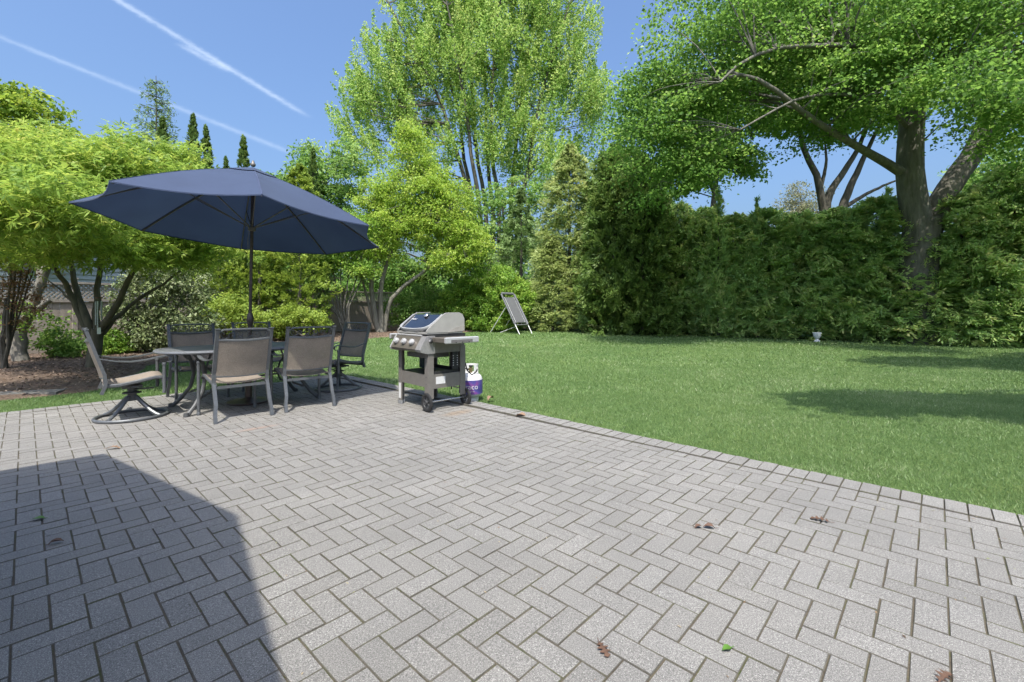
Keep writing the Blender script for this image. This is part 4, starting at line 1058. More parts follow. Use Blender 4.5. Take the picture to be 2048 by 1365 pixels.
# --- glossy broadleaf evergreen in front of the fence
b = np.array(G(268, 704)); y = b[1]
rh = thing('glossy_evergreen', 'rounded evergreen shrub with glossy pale leaves in front of the fence', 'shrub', tuple(b))
st = [(smooth_path([(0, 0, -.05), P(268+dx*.3, 660), P(268+dx*.7, 620, dy), P(268+dx, 560, dy)], 10, .015, i), .06, .012) for i, (dx, dy) in enumerate(((-25, .1), (10, -.2), (45, .3), (85, 0), (120, .2), (30, .4)))]
link('stem', stem_mesh(st, BK_GREY, 'stem', 7), rh)
rng = np.random.default_rng(8)
Er = [(*(np.array(P(px, py))), rx, .8, rz) for px, py, rx, rz in ((300, 590, .8, .75), (360, 580, .75, .7), (330, 530, .9, .6), (270, 640, .55, .45), (385, 640, .55, .5), (320, 650, .7, .4))]
cl = cl_sub(Er, 330, .55)
link('foliage', crown_mesh('foliage', LF_RHO, cl, 42, .20, .105, .040, .8, .05, .7, .6), rh)

# --- arborvitae kinds
def conifer_mesh(H, Rb, n, L, W, mat, seed, p=.8, base=.0, lumps=7, lump_amp=.22, inner=.55, upw=.75, fan=.42, per=30, hang=.0):
    """feathery evergreen: flat fans of sprays set all over a lumpy column"""
    r_ = np.random.default_rng(seed)
    m = n//per
    t = r_.random(m)**.9; z = base+(H-base)*t; th = r_.random(m)*6.283
    prof = np.minimum((1-t)**p, 1)*(.80+.20*np.minimum(t/.12, 1))
    lump = np.zeros(m)
    for k in range(lumps):
        kk = r_.integers(1, 7); mz = r_.uniform(2, 9); ph = r_.random()*6.28
        lump += np.sin(kk*th+mz*z+ph)
    lump /= math.sqrt(lumps)
    deep = r_.random(m) < .33
    rr = np.where(deep, .08+.74*r_.random(m), .82+.2*r_.random(m))
    rr = Rb*prof*rr*(1+lump_amp*lump)-fan*.35*np.minimum(prof*1.5, 1)
    rr = np.maximum(rr, .02)
    o = np.c_[np.cos(th), np.sin(th), np.zeros(m)]; tg = np.c_[-np.sin(th), np.cos(th), np.zeros(m)]
    C = o*rr[:, None]; C[:, 2] = z
    ax = o*.85+tg*r_.normal(size=(m, 1))*.5; ax[:, 2] += upw+r_.normal(size=m)*.35; ax = unit(ax)
    roll = r_.normal(size=(m, 1))*.8
    up = np.tile(np.array([[0, 0, 1.0]]), (m, 1)); lat = unit(np.cross(ax, up)); nn_ = np.cross(lat, ax)
    lt = lat*np.cos(roll)+nn_*np.sin(roll); fn = np.cross(ax, lt)
    ci = np.repeat(np.arange(m), per); n = m*per
    s = r_.random(n)**.7; q = r_.uniform(-1, 1, n)
    fl = (fan*(.6+.8*r_.random(m))*np.clip(prof*1.7, .22, 1))[ci]
    P = C[ci]+ax[ci]*(s*fl)[:, None]+lt[ci]*(q*s*fl*.55)[:, None]+fn[ci]*(r_.normal(size=n)*.035)[:, None]
    P[:, 2] -= hang*(s**2)*fl
    A = ax[ci]*1.0+lt[ci]*(q*.9)[:, None]+unit(r_.normal(size=(n, 3)))*.35; A[:, 2] -= hang*s*1.2
    N = fn[ci]+unit(r_.normal(size=(n, 3)))*.55
    k = .6+.8*r_.random(n)
    V, F = leaf_quads(P, A, N, L*k, W*k, .1)
    ct = np.clip(.42+.2*r_.normal(size=m)+.12*lump, 0, 1)
    tint = np.clip(ct[ci]*.75+.3*s*r_.random(n)+.1*r_.normal(size=n), 0, 1)
    return np_mesh('crown', V, F, mat, tint)
def conifer(name, label, base, me, H, R0, s=(1, 1, 1), rz=0, group=None, cat='evergreen', bmat=None):
    t = thing(name, label, cat, tuple(base), rz, group)
    link('crown', me, t); MB().tube([(0, 0, -.1), (.02, .01, H*.5), (0, 0, H*.93)], [R0, R0*.6, .01], 7).build('trunk', bmat or BK_DARK, t)
    t.scale = s; return t
# tall narrow ones beyond / along the fence; base position, top pixel
me_a = conifer_mesh(7, .95, 22000, .10, .04, LF_ARBD, 31, .72, .1, 7, .07, .5, 1.3, .20)
me_b = conifer_mesh(7, 1.05, 22000, .10, .055, LF_ARB, 32, .5, .25, 9, .30, .4, .6, .34)
ga = 'narrow evergreens along the fence'
for (px, py, y, me, w, lab) in ((325, 236, 19.5, me_a, 1.05, 'dark pointed arborvitae in front of the sparse spruce'), (386, 230, 18.5, me_a, .92, 'tallest of the pointed dark arborvitae above the umbrella'),
        (412, 252, 18.9, me_a, .85, 'pointed arborvitae leaning against the tallest one above the umbrella'), (452, 314, 18.2, me_a, .7, 'shortest pointed arborvitae just left above the umbrella top'),
        (487, 272, 17.6, me_a, .85, 'lone pointed arborvitae directly above the umbrella finial'), (440, 350, 15.6, me_b, .82, 'bright lumpy arborvitae behind the table, left of the umbrella pole'),
        (520, 372, 16.3, me_b, .9, 'bright lumpy arborvitae directly behind the umbrella pole'), (600, 330, 16.6, me_b, .95, 'bright lumpy arborvitae behind the chairs, right of the umbrella pole'),
        (626, 298, 19.0, me_a, .85, 'dark pointed arborvitae right of the umbrella canopy'), (585, 338, 19.6, me_a, .7, 'small dark arborvitae peeking over the right slope of the umbrella')):
    p = at(px, py, y); H = p[2]-zg(y)
    conifer('arborvitae', lab, (p[0], y, zg(y)-.03), me, 7, .09, (w, w, H/7), random.random()*6, ga)
# low round clump at the foot of the lumpy ones
def shrub(name, label, base, E, n_cl, per, rc, L, W, mat, bmat=BK_DARK, seed=3, cat='shrub', nst=7, flat=.7, up=.6, **kw):
    global rng; rng = np.random.default_rng(seed)
    base = np.array(base, float); t = thing(name, label, cat, tuple(base))
    E2 = [(e[0]-base[0], e[1]-base[1], e[2]-base[2], *e[3:]) for e in E]; cl = cl_sub(E2, n_cl, .62)
    st = []
    for i in rng.choice(len(cl), nst, replace=False): st.append((curve_pts((rng.normal()*.08, rng.normal()*.08, -.05), cl[i], 7, sag=-.08, wob=.05, seed=int(i)), .03, .008, 6))
    link('stem', stem_mesh(st, bmat, 'stem', 6), t)
    link('foliage', crown_mesh('foliage', mat, cl, per, rc, L, W, flat, .05, up=up, **kw), t)
    return t
b = G(596, 690); b = (b[0], 15.6, zg(15.6)-.02)
shrub('low_conifer', 'low bright golden green conifer clump behind the chair scrollwork', b, [PE(580, 635, 15.6, .62, .6, .45), PE(625, 640, 15.6, .5, .5, .4), PE(555, 660, 15.6, .4, .4, .3)], 140, 46, .16, .09, .045, LF_ARB, seed=41)
b = (at(468, 690, 14.6)[0], 14.6, zg(14.6)-.02)
shrub('low_conifer', 'low bright conifer clump behind the far chair at the table', b, [PE(455, 625, 14.6, .7, .6, .6), PE(500, 640, 14.6, .5, .5, .5)], 140, 46, .18, .09, .045, LF_ARB, seed=42)

for k_, (px_, y_, w_, h_, mat_, lab_) in enumerate(((128, 10.9, .5, .42, LF_GRN, 'low leafy plant at the fence foot beside the leaning trunk'), (222, 11.6, .45, .38, LF_BOX, 'small bright shrub at the fence foot behind the lacy maple trunk'), (300, 12.0, .65, .35, LF_RHO, 'low glossy plant in front of the rounded evergreen'), (365, 12.6, .7, .55, LF_GRN, 'leafy shrub between rounded evergreen and lumpy arborvitae'))):
    bx_ = at(px_, 640, y_); shrub('low_shrub', lab_, (bx_[0], y_, zg(y_)-.02), [(bx_[0], y_, zg(y_)+h_*.8, w_, w_*.8, h_*.8), (bx_[0]+w_*.5, y_, zg(y_)+h_*.5, w_*.6, w_*.6, h_*.5)], 60, 40, .14, .08, .045, mat_, seed=200+k_)
# --- sparse spruce far behind
rng = np.random.default_rng(51)
b = at(312, 620, 23.0); b[2] = zg(23); H = at(310, 152, 23.0)[2]-b[2]
sp_t = thing('sparse_spruce', 'tall thin spruce with sparse drooping branches above the left trees', 'tree', tuple(b))
m = MB(); m.tube([(0, 0, -.1), (.05, 0, H*.5), (0, 0, H)], [.14, .08, .012], 7); CC = []
for z in np.arange(H*.35, H*.985, .33):
    L = .22+1.75*(1-z/H)**.85*1.6
    for k in range(5):
        a = rng.random()*6.283; l_ = L*(.55+.6*rng.random()); q = [(0, 0, z), (math.cos(a)*l_*.5, math.sin(a)*l_*.5, z+l_*.08), (math.cos(a)*l_, math.sin(a)*l_, z+l_*.18)]
        m.tube(q, [.02, .013, .005], 4)
        for s in np.linspace(.3, 1, max(4, int(l_*9))): CC.append(along(q, s)+rng.normal(size=3)*.05)
link('trunk', m.mesh('trunk', BK_DARK, True), sp_t)
CC = np.array(CC); link('needles', crown_mesh('needles', LF_SPR, CC, 6, .22, .20, .045, .7, 1.2, .5, .3), sp_t)

# --- yellow green tree by the fence, several leaning pale stems
YB = np.array([(758-1024)/FPX*20.2, 20.2, zg(20.2)-.02]); yy = 20.2
Y_ = lambda px, py, dy=0: tuple(at(px, py, yy+dy))
st = [([tuple(YB), Y_(748, 620), Y_(742, 570), Y_(755, 500), Y_(775, 420, .2), Y_(800, 340, .3)], .14, .03, .012),
      ([tuple(YB+np.array([.12, 0, 0])), Y_(762, 610), Y_(764, 560), Y_(790, 480), Y_(812, 380), Y_(825, 280)], .13, .025, .012),
      ([tuple(YB+np.array([.2, .1, 0])), Y_(778, 608), Y_(806, 575), Y_(845, 545), Y_(885, 510), Y_(930, 470)], .12, .03, .012),
      ([tuple(YB+np.array([-.1, .1, 0])), Y_(735, 600), Y_(720, 540), Y_(700, 470)], .09, .02, .012)]
broadleaf('golden_tree', 'yellow green spring tree with pale leaning stems in front of the fence', YB, st,
    [PE(820, 300, 20.2, 1.0, 1.0, 1.2), PE(830, 380, 20.2, 1.9, 1.6, 1.5), PE(860, 450, 20.2, 2.3, 1.8, 1.2), PE(780, 440, 20.2, 1.2, 1.4, 1.2), PE(920, 460, 20.2, 1.1, 1.2, .8), PE(760, 500, 20, 1.0, 1.2, .5), PE(900, 520, 20, 1.2, 1.2, .5), PE(815, 262, 20.2, .6, .6, .6), PE(880, 400, 20.2, 1.5, 1.4, 1.3), PE(750, 400, 20.3, 1.0, 1.2, 1.2), PE(950, 490, 20.1, .9, 1, .6)],
    900, 64, .40, .11, .062, LF_YEL, BK_PALE, 80, .35, .5, .15, seed=61)
# bare-stemmed shrub tree next to it
LB = np.array([(690-1024)/FPX*19.2, 19.2, zg(19.2)-.02]); yy = 19.2
st = [([tuple(LB+np.array([.05*i, 0, 0])), Y_(682+dx*.25, 620), Y_(682+dx*.6, 570, .1), Y_(682+dx, 500, .2)], .05, .014, .012) for i, dx in enumerate((-45, -20, 0, 22, 45, 60, -65))]
broadleaf('stemmy_shrub_tree', 'shrubby tree of many bare grey stems left of the yellow green tree', LB, st,
    [PE(690, 470, 19.2, 1.5, 1.2, .9), PE(650, 520, 19.2, 1.0, 1, .6), PE(720, 540, 19.2, .7, .8, .4)], 210, 60, .35, .12, .06, LF_BOX, BK_GREY, 40, seed=62)

# --- rounded bright shrub behind the rebounder, ivy covered stretch of fence
b = (at(975, 660, 21.6)[0], 21.6, zg(21.6)-.03)
shrub('round_shrub', 'big rounded bright green shrub behind the ball rebounder', b, [PE(985, 590, 21.6, 1.75, 1.3, 1.45), PE(930, 610, 21.8, 1.3, 1.1, 1.2), PE(1035, 610, 21.6, 1.1, 1.0, 1.1), PE(985, 640, 21.4, 1.6, 1.1, .6)], 900, 60, .20, .10, .06, LF_BOX, seed=71, nst=12, flat=.7, up=.7)
b = (at(850, 660, 22.0)[0], 22.0, zg(22.0)-.03)
shrub('fence_creeper', 'loose leafy creeper covering the fence between golden tree and round shrub', b, [PE(850, 610, 22.0, 1.3, .5, 1.0), PE(800, 620, 21.2, .8, .5, .8), PE(890, 625, 22.2, 1.0, .5, .9)], 330, 40, .22, .10, .06, LF_GRN, seed=72, cat='creeper')
# green mass of mid trees behind the fence, left of the big one
for i, (px, py, y, E, lab) in enumerate(((645, 560, 26.0, [PE(640, 380, 26, 2.2, 2, 2.4), PE(690, 340, 26, 1.6, 1.6, 1.8), PE(655, 460, 26, 2.0, 2, 1.8), PE(620, 320, 26, 1.0, 1, 1.0), PE(660, 550, 26, 2.6, 2, 1.6)], 'mid green tree with pale undersides right behind the umbrella canopy'),
        (555, 560, 27.0, [PE(548, 390, 27, 1.2, 1.5, 1.3), PE(560, 450, 27, 1.8, 1.6, 1.6), PE(530, 520, 27, 2.4, 1.6, 1.6)], 'small round topped tree peeking over the umbrella'),
        (850, 560, 25.5, [PE(850, 560, 25.5, 2.6, 1.5, 1.6), PE(770, 540, 25.5, 2.0, 1.5, 1.5), PE(900, 500, 26, 2, 1.5, 1.6), PE(740, 480, 26, 1.8, 1.5, 1.6)], 'mid green tree seen through the stems of the golden tree'),
        (1000, 560, 27.0, [PE(985, 410, 27, 2.0, 2, 1.6), PE(1010, 480, 27, 2.2, 2, 1.8), PE(930, 480, 27, 2.0, 2, 1.8), PE(960, 545, 27, 2.4, 2, 1.5), PE(1085, 450, 28, 1.8, 2, 2.4), PE(1100, 360, 29, 1.3, 1.5, 1.5), PE(905, 400, 27, 1.3, 1.5, 1.4), PE(1040, 400, 28, 1.6, 1.6, 1.5)], 'mid green tree filling the gap under the tall tree'))):
    b = at(px, 640, y); b[2] = zg(y)
    broadleaf('leafy_tree', lab, b, [([tuple(b), tuple(at(px, 560, y)), tuple(at(px+8, 460, y)), tuple(at(px, 380, y))], .16, .04, .02)], E, 300, 60, .5, .20, .11, LF_GRN, BK_DARK, 40, seed=80+i)

# --- tall many stemmed tree in the middle distance
TB = at(985, 640, 33.0); TB[2] = zg(33)
ty = 33.0; T_ = lambda px, py, dy=0: tuple(at(px, py, ty+dy))
st = []
for i, (x0, x1, x2, x3, dy) in enumerate(((940, 918, 870, 760, -1), (948, 930, 905, 840, 1), (960, 945, 925, 890, -2), (972, 955, 945, 930, 0), (985, 975, 970, 960, 2), (1000, 985, 985, 1000, -1), (1020, 1030, 1045, 1080, 1), (1040, 1060, 1085, 1150, -1))):
    st.append(([tuple(TB+np.array([(x0-985)*.02, dy*.3, 0])), T_(x0, 430, dy*.5), T_(x1, 320, dy), T_(x2, 180, dy), T_(x3, -20, dy*1.5)], .21, .05, .03))
rng = np.random.default_rng(91)
tt_ = thing('tall_tree', 'tall many stemmed pale green tree rising highest in the middle background', 'tree', tuple(TB))
stl = [([tuple(np.array(p)-TB) for p in smooth_path(s[0], 18, s[3], i)], s[1], s[2]) for i, s in enumerate(st)]
E = [PE(790, 170, 33, 3.4, 3.2, 3.6), PE(860, 60, 33, 4.0, 3.5, 4.0), PE(960, -30, 33, 5.0, 4, 5.0), PE(960, 130, 32, 4.6, 4, 4.2), PE(1080, 40, 33, 4.4, 3.8, 4.5), PE(1120, 160, 33, 3.6, 3.4, 3.6), PE(1180, 210, 33, 1.6, 2, 2.4), PE(720, 210, 33, 1.6, 2, 2.2), PE(1050, 250, 32, 3.0, 2.6, 2.0), PE(830, 260, 33, 2.4, 2.4, 1.6), PE(1020, -140, 33, 6, 5, 4), PE(740, 300, 32, 1.6, 1.5, 1.4), PE(1150, 300, 33, 1.8, 1.8, 1.3), PE(860, 330, 31, 1.5, 1.5, 1.2), PE(1100, 320, 31, 2.0, 1.8, 1.4), PE(1040, 330, 33.5, 1.6, 1.6, 1.2), PE(700, 260, 33, 1.2, 1.4, 1.4), PE(930, 240, 31.5, 2.2, 1.8, 1.2), PE(985, 300, 31, 1.3, 1.3, 1.2), PE(900, 300, 31, 1.0, 1.2, 1.0)]
E2 = [(e[0]-TB[0], e[1]-TB[1], e[2]-TB[2], *e[3:]) for e in E]; cl = cl_sub(E2, 2100, .30); bs = []
pts = np.array([p for s in stl for p in s[0][7:]])
for i in rng.choice(len(cl), 260, replace=False):
    c = cl[i]; k = int(np.argmin(np.linalg.norm(pts-c, axis=1)+np.maximum(0, pts[:, 2]-c[2]+1.0)*1.2)); bs.append((curve_pts(pts[k], c, 6, sag=.06, wob=.04, seed=int(i)), .07, .012, 4))
link('trunk', stem_mesh(stl+bs, bark('tall tree bark', (.07, .06, .05), (.19, .17, .14), 5)), tt_)
# upright clumps: leaves strung along rising twigs
per = 100; n = len(cl)*per; ci = np.repeat(np.arange(len(cl)), per); s = rng.random(n)
dirs = unit(cl-np.array([0, 0, 7.0]))*.55+rdir(len(cl))*.3; dirs[:, 2] += .75; dirs = unit(dirs); ln = .9+1.0*rng.random(len(cl))
C = cl[ci]+dirs[ci]*((s-.4)*1.5*ln[ci])[:, None]+np.clip(rng.normal(size=(n, 3)), -1.8, 1.8)*(.24*(1.2-s))[:, None]
V, F = leaf_quads(C, rdir(n)+np.array([0, 0, -.3]), rdir(n)+np.array([0, -.2, .6]), .18*(.5+.9*rng.random(n)), .115*(.5+.9*rng.random(n)), .15)
link('crown', np_mesh('crown', V, F, LF_TALL, np.clip(rng.random(len(cl))[ci]*.5+.5*rng.random(n), 0, 1)), tt_)

# --- evergreens where fence and hedge meet
me_c = conifer_mesh(9, 2.1, 48000, .15, .05, LF_CYP, 33, .58, .0, 9, .18, .45, .35, .6, 34, .35)
me_c2 = conifer_mesh(9, 1.9, 40000, .15, .05, LF_CYP, 37, .6, .0, 9, .2, .45, .3, .6, 34, .35)
me_s = conifer_mesh(8, 2.3, 24000, .14, .04, LF_SPR, 34, .9, .0, 9, .22, .4, -.1, .6, 30, .2)
ge = 'sunlit evergreens in the far corner'
for (nm, px, py, y, me, w, h0, lab) in (('sunlit_cypress', 1140, 290, 22.3, me_c, 1.0, 9, 'tall feathery cypress in full sun at the corner of the lawn'), ('sunlit_cypress', 1195, 400, 21.0, me_c2, .8, 9, 'shorter sunlit cypress between the tall one and the dark hedge'),
        ('sunlit_cypress', 1105, 470, 21.6, me_c2, .62, 9, 'low sunlit cypress spilling onto the lawn beside the rebounder'), ('spruce', 1042, 375, 24.5, me_s, 1.0, 8, 'blue green spruce behind the round shrub')):
    p = at(px, py, y); H = p[2]-zg(y); conifer(nm, lab, (p[0], y, zg(y)-.03), me, h0, .12, (w, w, H/h0), random.random()*6, ge)

# --- long arborvitae hedge along the lawn
hv = [conifer_mesh(5, 1.5, 36000, .15, .048, LF_HEDGE, 100+i, .36, .0, 12, .18, .4, .1, .50, 36, .25) for i in range(4)]
prof = [(1150, 352), (1225, 300), (1265, 325), (1320, 372), (1380, 410), (1440, 430), (1520, 425), (1600, 440), (1690, 425), (1760, 415), (1795, 500), (1840, 560), (1885, 530), (1925, 420), (1975, 345), (2048, 320), (2300, 300)]
order_words = ['first', 'second', 'third', 'fourth', 'fifth', 'sixth', 'seventh', 'eighth', 'ninth', 'tenth', 'eleventh', 'twelfth', 'thirteenth', 'fourteenth', 'fifteenth', 'sixteenth', 'seventeenth']
cand = []
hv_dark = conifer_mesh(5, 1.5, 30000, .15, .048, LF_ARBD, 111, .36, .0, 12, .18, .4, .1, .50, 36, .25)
for s in np.arange(13.4, -6.0, -1.12):
    c = HA+HD*s-HN*1.05; cand.append(c)
k = 0
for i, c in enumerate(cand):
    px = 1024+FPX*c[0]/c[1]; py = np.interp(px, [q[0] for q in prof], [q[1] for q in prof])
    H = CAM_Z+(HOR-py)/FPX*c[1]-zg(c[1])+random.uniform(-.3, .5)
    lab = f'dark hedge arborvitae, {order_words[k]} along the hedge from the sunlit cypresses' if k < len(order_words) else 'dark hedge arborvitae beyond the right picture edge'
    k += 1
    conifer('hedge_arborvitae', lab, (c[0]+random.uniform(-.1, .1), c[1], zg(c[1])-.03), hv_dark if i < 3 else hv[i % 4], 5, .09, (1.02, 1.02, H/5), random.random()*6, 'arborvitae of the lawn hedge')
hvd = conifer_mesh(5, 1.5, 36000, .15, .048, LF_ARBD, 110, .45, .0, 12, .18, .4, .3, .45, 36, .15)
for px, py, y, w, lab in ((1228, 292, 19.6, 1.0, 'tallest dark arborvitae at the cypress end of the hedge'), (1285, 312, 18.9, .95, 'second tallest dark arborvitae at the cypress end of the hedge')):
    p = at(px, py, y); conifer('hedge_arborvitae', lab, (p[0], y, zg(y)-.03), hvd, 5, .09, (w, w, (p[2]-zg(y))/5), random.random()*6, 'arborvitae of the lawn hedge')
# wispy leaders along the hedge top come from a second, looser kind
hv2 = conifer_mesh(5, .9, 6500, .17, .04, LF_HEDGE, 120, .95, .0, 8, .3, .3, .7, .5, 26)
for px, py, y, w, lab in ((1437, 378, 17.9, .8, 'wispy leader rising from the hedge below the forked trunk'), (1515, 395, 17.4, .7, 'thin wispy leader in the middle of the hedge'), (1775, 378, 16.0, 1.0, 'wispy evergreen rising above the hedge beside the big trunk'), (1945, 372, 14.9, .9, 'wispy evergreen right of the big trunk')):
    p = at(px, py, y); conifer('wispy_evergreen', lab, (p[0], y, zg(y)), hv2, 5, .07, (w, w, (p[2]-zg(y))/5), random.random()*6, 'wispy leaders in the hedge')

# --- the big maple rising out of the hedge
MY = 15.0; MB0 = at(1838, 620, MY); MB0[2] = zg(MY)-.1
Q = lambda px, py, y=MY: tuple(at(px, py, y))
st = [([tuple(MB0), Q(1838, 540), Q(1842, 480), Q(1848, 440)], .56, .50, .0),
      ([Q(1846, 500), Q(1832, 430), Q(1820, 350), Q(1822, 270), Q(1828, 180, MY-.2), Q(1835, 60, MY-.4), Q(1838, -120, MY-.4)], .44, .22, .0),
      ([Q(1850, 490), Q(1868, 430), Q(1905, 365), Q(1950, 305), Q(2000, 255, MY+.4), Q(2060, 200, MY+.8), Q(2150, 60, MY+1)], .38, .16, .0),
      ([Q(1930, 330), Q(1960, 270), Q(1985, 190, MY-.2), Q(2003, 100, MY-.4), Q(1985, 40, MY-.5), Q(1945, -20, MY-.6)], .27, .12, .0),
      ([Q(2003, 110, MY-.4), Q(2015, 40, MY-.4), Q(2022, -60, MY-.4)], .2, .1, .0),
      ([Q(1802, 345, MY-.3), Q(1770, 325, 14.6), Q(1700, 285, 13.0), Q(1620, 235, 12.3), Q(1550, 180, 11.7), Q(1490, 150, 11.4), Q(1440, 160, 11.3)], .15, .035, .0),
      ([Q(1822, 150, MY-.3), Q(1760, 70, 14.8), Q(1710, 20, 14.2), Q(1650, -60, 13.8)], .2, .07, .0),
      ([Q(1822, 200, MY-.3), Q(1780, 130, 13.6), Q(1720, 95, 12.2), Q(1640, 92, 11.8), Q(1550, 98, 11.4), Q(1480, 128, 11.2), Q(1440, 165, 11.2)], .12, .03, .0),
      ([Q(1820, 260), Q(1770, 215, 13.8), Q(1690, 190, 12.2), Q(1610, 195, 11.9), Q(1560, 215, 11.6), Q(1480, 260, 11.5)], .08, .02, .0),
      ([Q(1830, 230), Q(1860, 170, 14.4), Q(1890, 120, 13.0), Q(1920, 150, 11.5), Q(1950, 210, 10.4)], .12, .03, .0)]
ME = [PE(1300, 300, 13.0, 1.45, 1.5, 1.5), PE(1390, 200, 12.6, 1.9, 1.8, 1.9), PE(1285, 170, 13.0, .8, 1.0, .6), PE(1440, 70, 12.8, 2.2, 2.2, 1.6), PE(1380, 330, 12.8, 1.2, 1.3, .9), PE(1560, 130, 12.8, 2.2, 2.2, 1.6), PE(1650, 40, 13.0, 2.6, 2.6, 1.8), PE(1640, 225, 12.8, 1.6, 1.8, .7), PE(1720, 160, 12.6, 1.8, 2.0, 1.2),
      PE(1800, 60, 12.6, 2.4, 2.4, 1.8), PE(1930, 60, 12.4, 2.2, 2.4, 1.8), PE(1925, 215, 10.2, .9, 1.0, .5), PE(2010, 200, 10.0, 1.2, 1.2, 1.2), PE(1890, 165, 10.8, .9, 1.0, .6), PE(2060, 270, 10.4, .9, 1.2, .7), PE(2100, 120, 11.5, 2.4, 2.4, 2.0),
      PE(1520, -40, 13.5, 2.6, 2.4, 1.4), PE(1275, 245, 16.2, 1.7, 1.5, 1.1), PE(1390, 190, 16.5, 2.0, 1.8, 1.3), PE(1780, 20, 18.5, 3.6, 2.2, 2.2), PE(1560, 80, 17.5, 2.6, 2.0, 2.0), PE(2200, 40, 13, 3, 3, 3)]
def open_fork(C):
    # the crown is lifted clear of the fork: no foliage hangs low between the two main stems and the long limb
    return ~((C[:, 2] < 5.6) & (C[:, 0] > 6.4) & (C[:, 0] < 12.8) & ~((C[:, 1] < 11.6) & (C[:, 0] > 9.9)))
broadleaf('big_maple', 'huge maple with forked grey trunk and wide crown growing through the hedge', MB0, st, ME, 1560, 104, .68, .090, .076, LF_MAPLE, bark('maple bark', (.085, .077, .068), (.29, .265, .23), 6), 260, .30, .22, .22, seed=131, br=.04, keep=open_fork)

# --- trees behind the hedge
TBb = at(1428, 620, 21.5); TBb[2] = zg(21.5); R_ = lambda px, py, y=21.5: tuple(at(px, py, y))
broadleaf('forked_tree', 'smaller maple with slim forked trunk behind the hedge, left of the sky gap', TBb, [([tuple(TBb), R_(1426, 440), R_(1430, 380), R_(1440, 330), R_(1455, 280)], .26, .06, .01), ([R_(1430, 390), R_(1415, 345), R_(1400, 300)], .12, .05, .01), ([R_(1438, 345), R_(1475, 310), R_(1500, 290)], .09, .03, .01)],
    [PE(1470, 325, 21.5, 1.3, 1.2, .8), PE(1400, 300, 21.8, 1.9, 1.6, 1.3), PE(1440, 230, 21.8, 2.2, 2, 1.4), PE(1350, 350, 22, 1.4, 1.4, 1.1), PE(1500, 340, 21.3, .6, .8, .5)], 330, 60, .5, .16, .12, LF_MAPLE, BK_GREY, 50, seed=141)
TBc = at(1655, 620, 21.0); TBc[2] = zg(21); S_ = lambda px, py, y=21.0: tuple(at(px, py, y))
broadleaf('spreading_tree', 'dark branching tree spread in a vee against the sky behind the hedge', TBc, [([tuple(TBc), S_(1652, 470), S_(1645, 410), S_(1632, 350), S_(1612, 310), S_(1600, 270), S_(1598, 200)], .30, .07, .01), ([S_(1650, 430), S_(1660, 385), S_(1690, 340), S_(1720, 290), S_(1735, 240)], .2, .06, .01),
    ([S_(1672, 460), S_(1690, 400), S_(1712, 350), S_(1735, 300), S_(1760, 250)], .22, .06, .01), ([S_(1640, 380), S_(1652, 330), S_(1650, 280)], .10, .03, .01), ([S_(1690, 415), S_(1730, 390), S_(1790, 362)], .11, .04, .01)],
    [PE(1600, 215, 21, 2.4, 2, 1.2), PE(1730, 220, 21, 2.6, 2, 1.3), PE(1660, 150, 21.5, 3.2, 2.6, 1.6), PE(1665, 275, 21, .9, .9, .35)], 330, 60, .5, .17, .12, LF_MAPLE, BK_DARK, 50, seed=142)
b = at(1600, 620, 46); b[2] = zg(46)
broadleaf('pale_tree', 'pale just budding tree far behind the hedge in the sky gap', b, [([tuple(b), tuple(at(1602, 520, 46)), tuple(at(1604, 400, 46))], .3, .05, .02)], [PE(1605, 420, 46, 2.9, 2.6, 3.0), PE(1580, 470, 46, 2.6, 2.4, 2.2), PE(1640, 460, 46, 2.6, 2.4, 2.4)], 330, 46, .75, .20, .11, LF_PALE, BK_GREY, 120, .2, seed=143)
b = at(2010, 620, 24); b[2] = zg(24)
broadleaf('leafy_tree', 'green tree behind the hedge right of the big maple trunk', b, [([tuple(b), tuple(at(2012, 480, 24)), tuple(at(2015, 360, 24))], .2, .05, .02)], [PE(2030, 350, 24, 2.6, 2.2, 2.0), PE(1960, 420, 24, 2.0, 2, 1.8), PE(2080, 420, 24, 3, 2, 2.5)], 300, 55, .55, .2, .12, LF_GRN, BK_DARK, 40, seed=144)

# --- oak standing to the right of the camera: only its shade reaches into the picture
OB = np.array([15.5, 1.5, -.05])
broadleaf('shade_oak', 'oak beyond the right picture edge whose crown shades the lawn', OB, [([tuple(OB), (15.3, 1.5, 3), (14.6, 1.7, 6), (13.6, 2.0, 9)], .38, .12, .02), ([(15.0, 1.6, 4.2), (12.5, 2.0, 6.0), (9.5, 2.2, 7.2), (7.6, 2.4, 7.6)], .2, .05, .02), ([(15.0, 1.6, 4.5), (13, 4, 6.5), (11.5, 5.0, 7.4)], .18, .05, .02)],
    [(4.9, 1.75, 7.3, 1.15, .35, .35), (6.2, 1.2, 7.3, 1.5, .8, .45), (8.0, .7, 7.4, 1.8, 1.2, .6), (11.0, .4, 8.2, 2.6, 1.6, 1.2), (9.4, 5.7, 8.2, 1.5, .8, .5), (11.3, 5.0, 8.4, 2.2, 1.3, .9), (14.0, 4.5, 9.0, 3, 2.4, 1.6), (14, 1.5, 10, 3, 3, 1.8)], 800, 62, .5, .22, .16, LF_MAPLE, BK_GREY, 60, .2, seed=151, wexp=.45)

# --- distant wood closing the view
n = 1700; r_ = np.random.default_rng(161); rng = r_
X = r_.uniform(-80, 95, n); Yw = 58+r_.random(n)*14; hh = (4.5+2.0*np.sin(X*.13)+1.2*np.sin(X*.41+1))*r_.random(n)**.7*1.6
cl = np.c_[X, Yw, hh+.8]
tag(link('far_wood', crown_mesh('far_wood', LF_GRN, cl, 26, 1.6, .70, .42, .8, .05)), 'distant green wood closing the view behind the gardens', 'wood', kind='stuff')

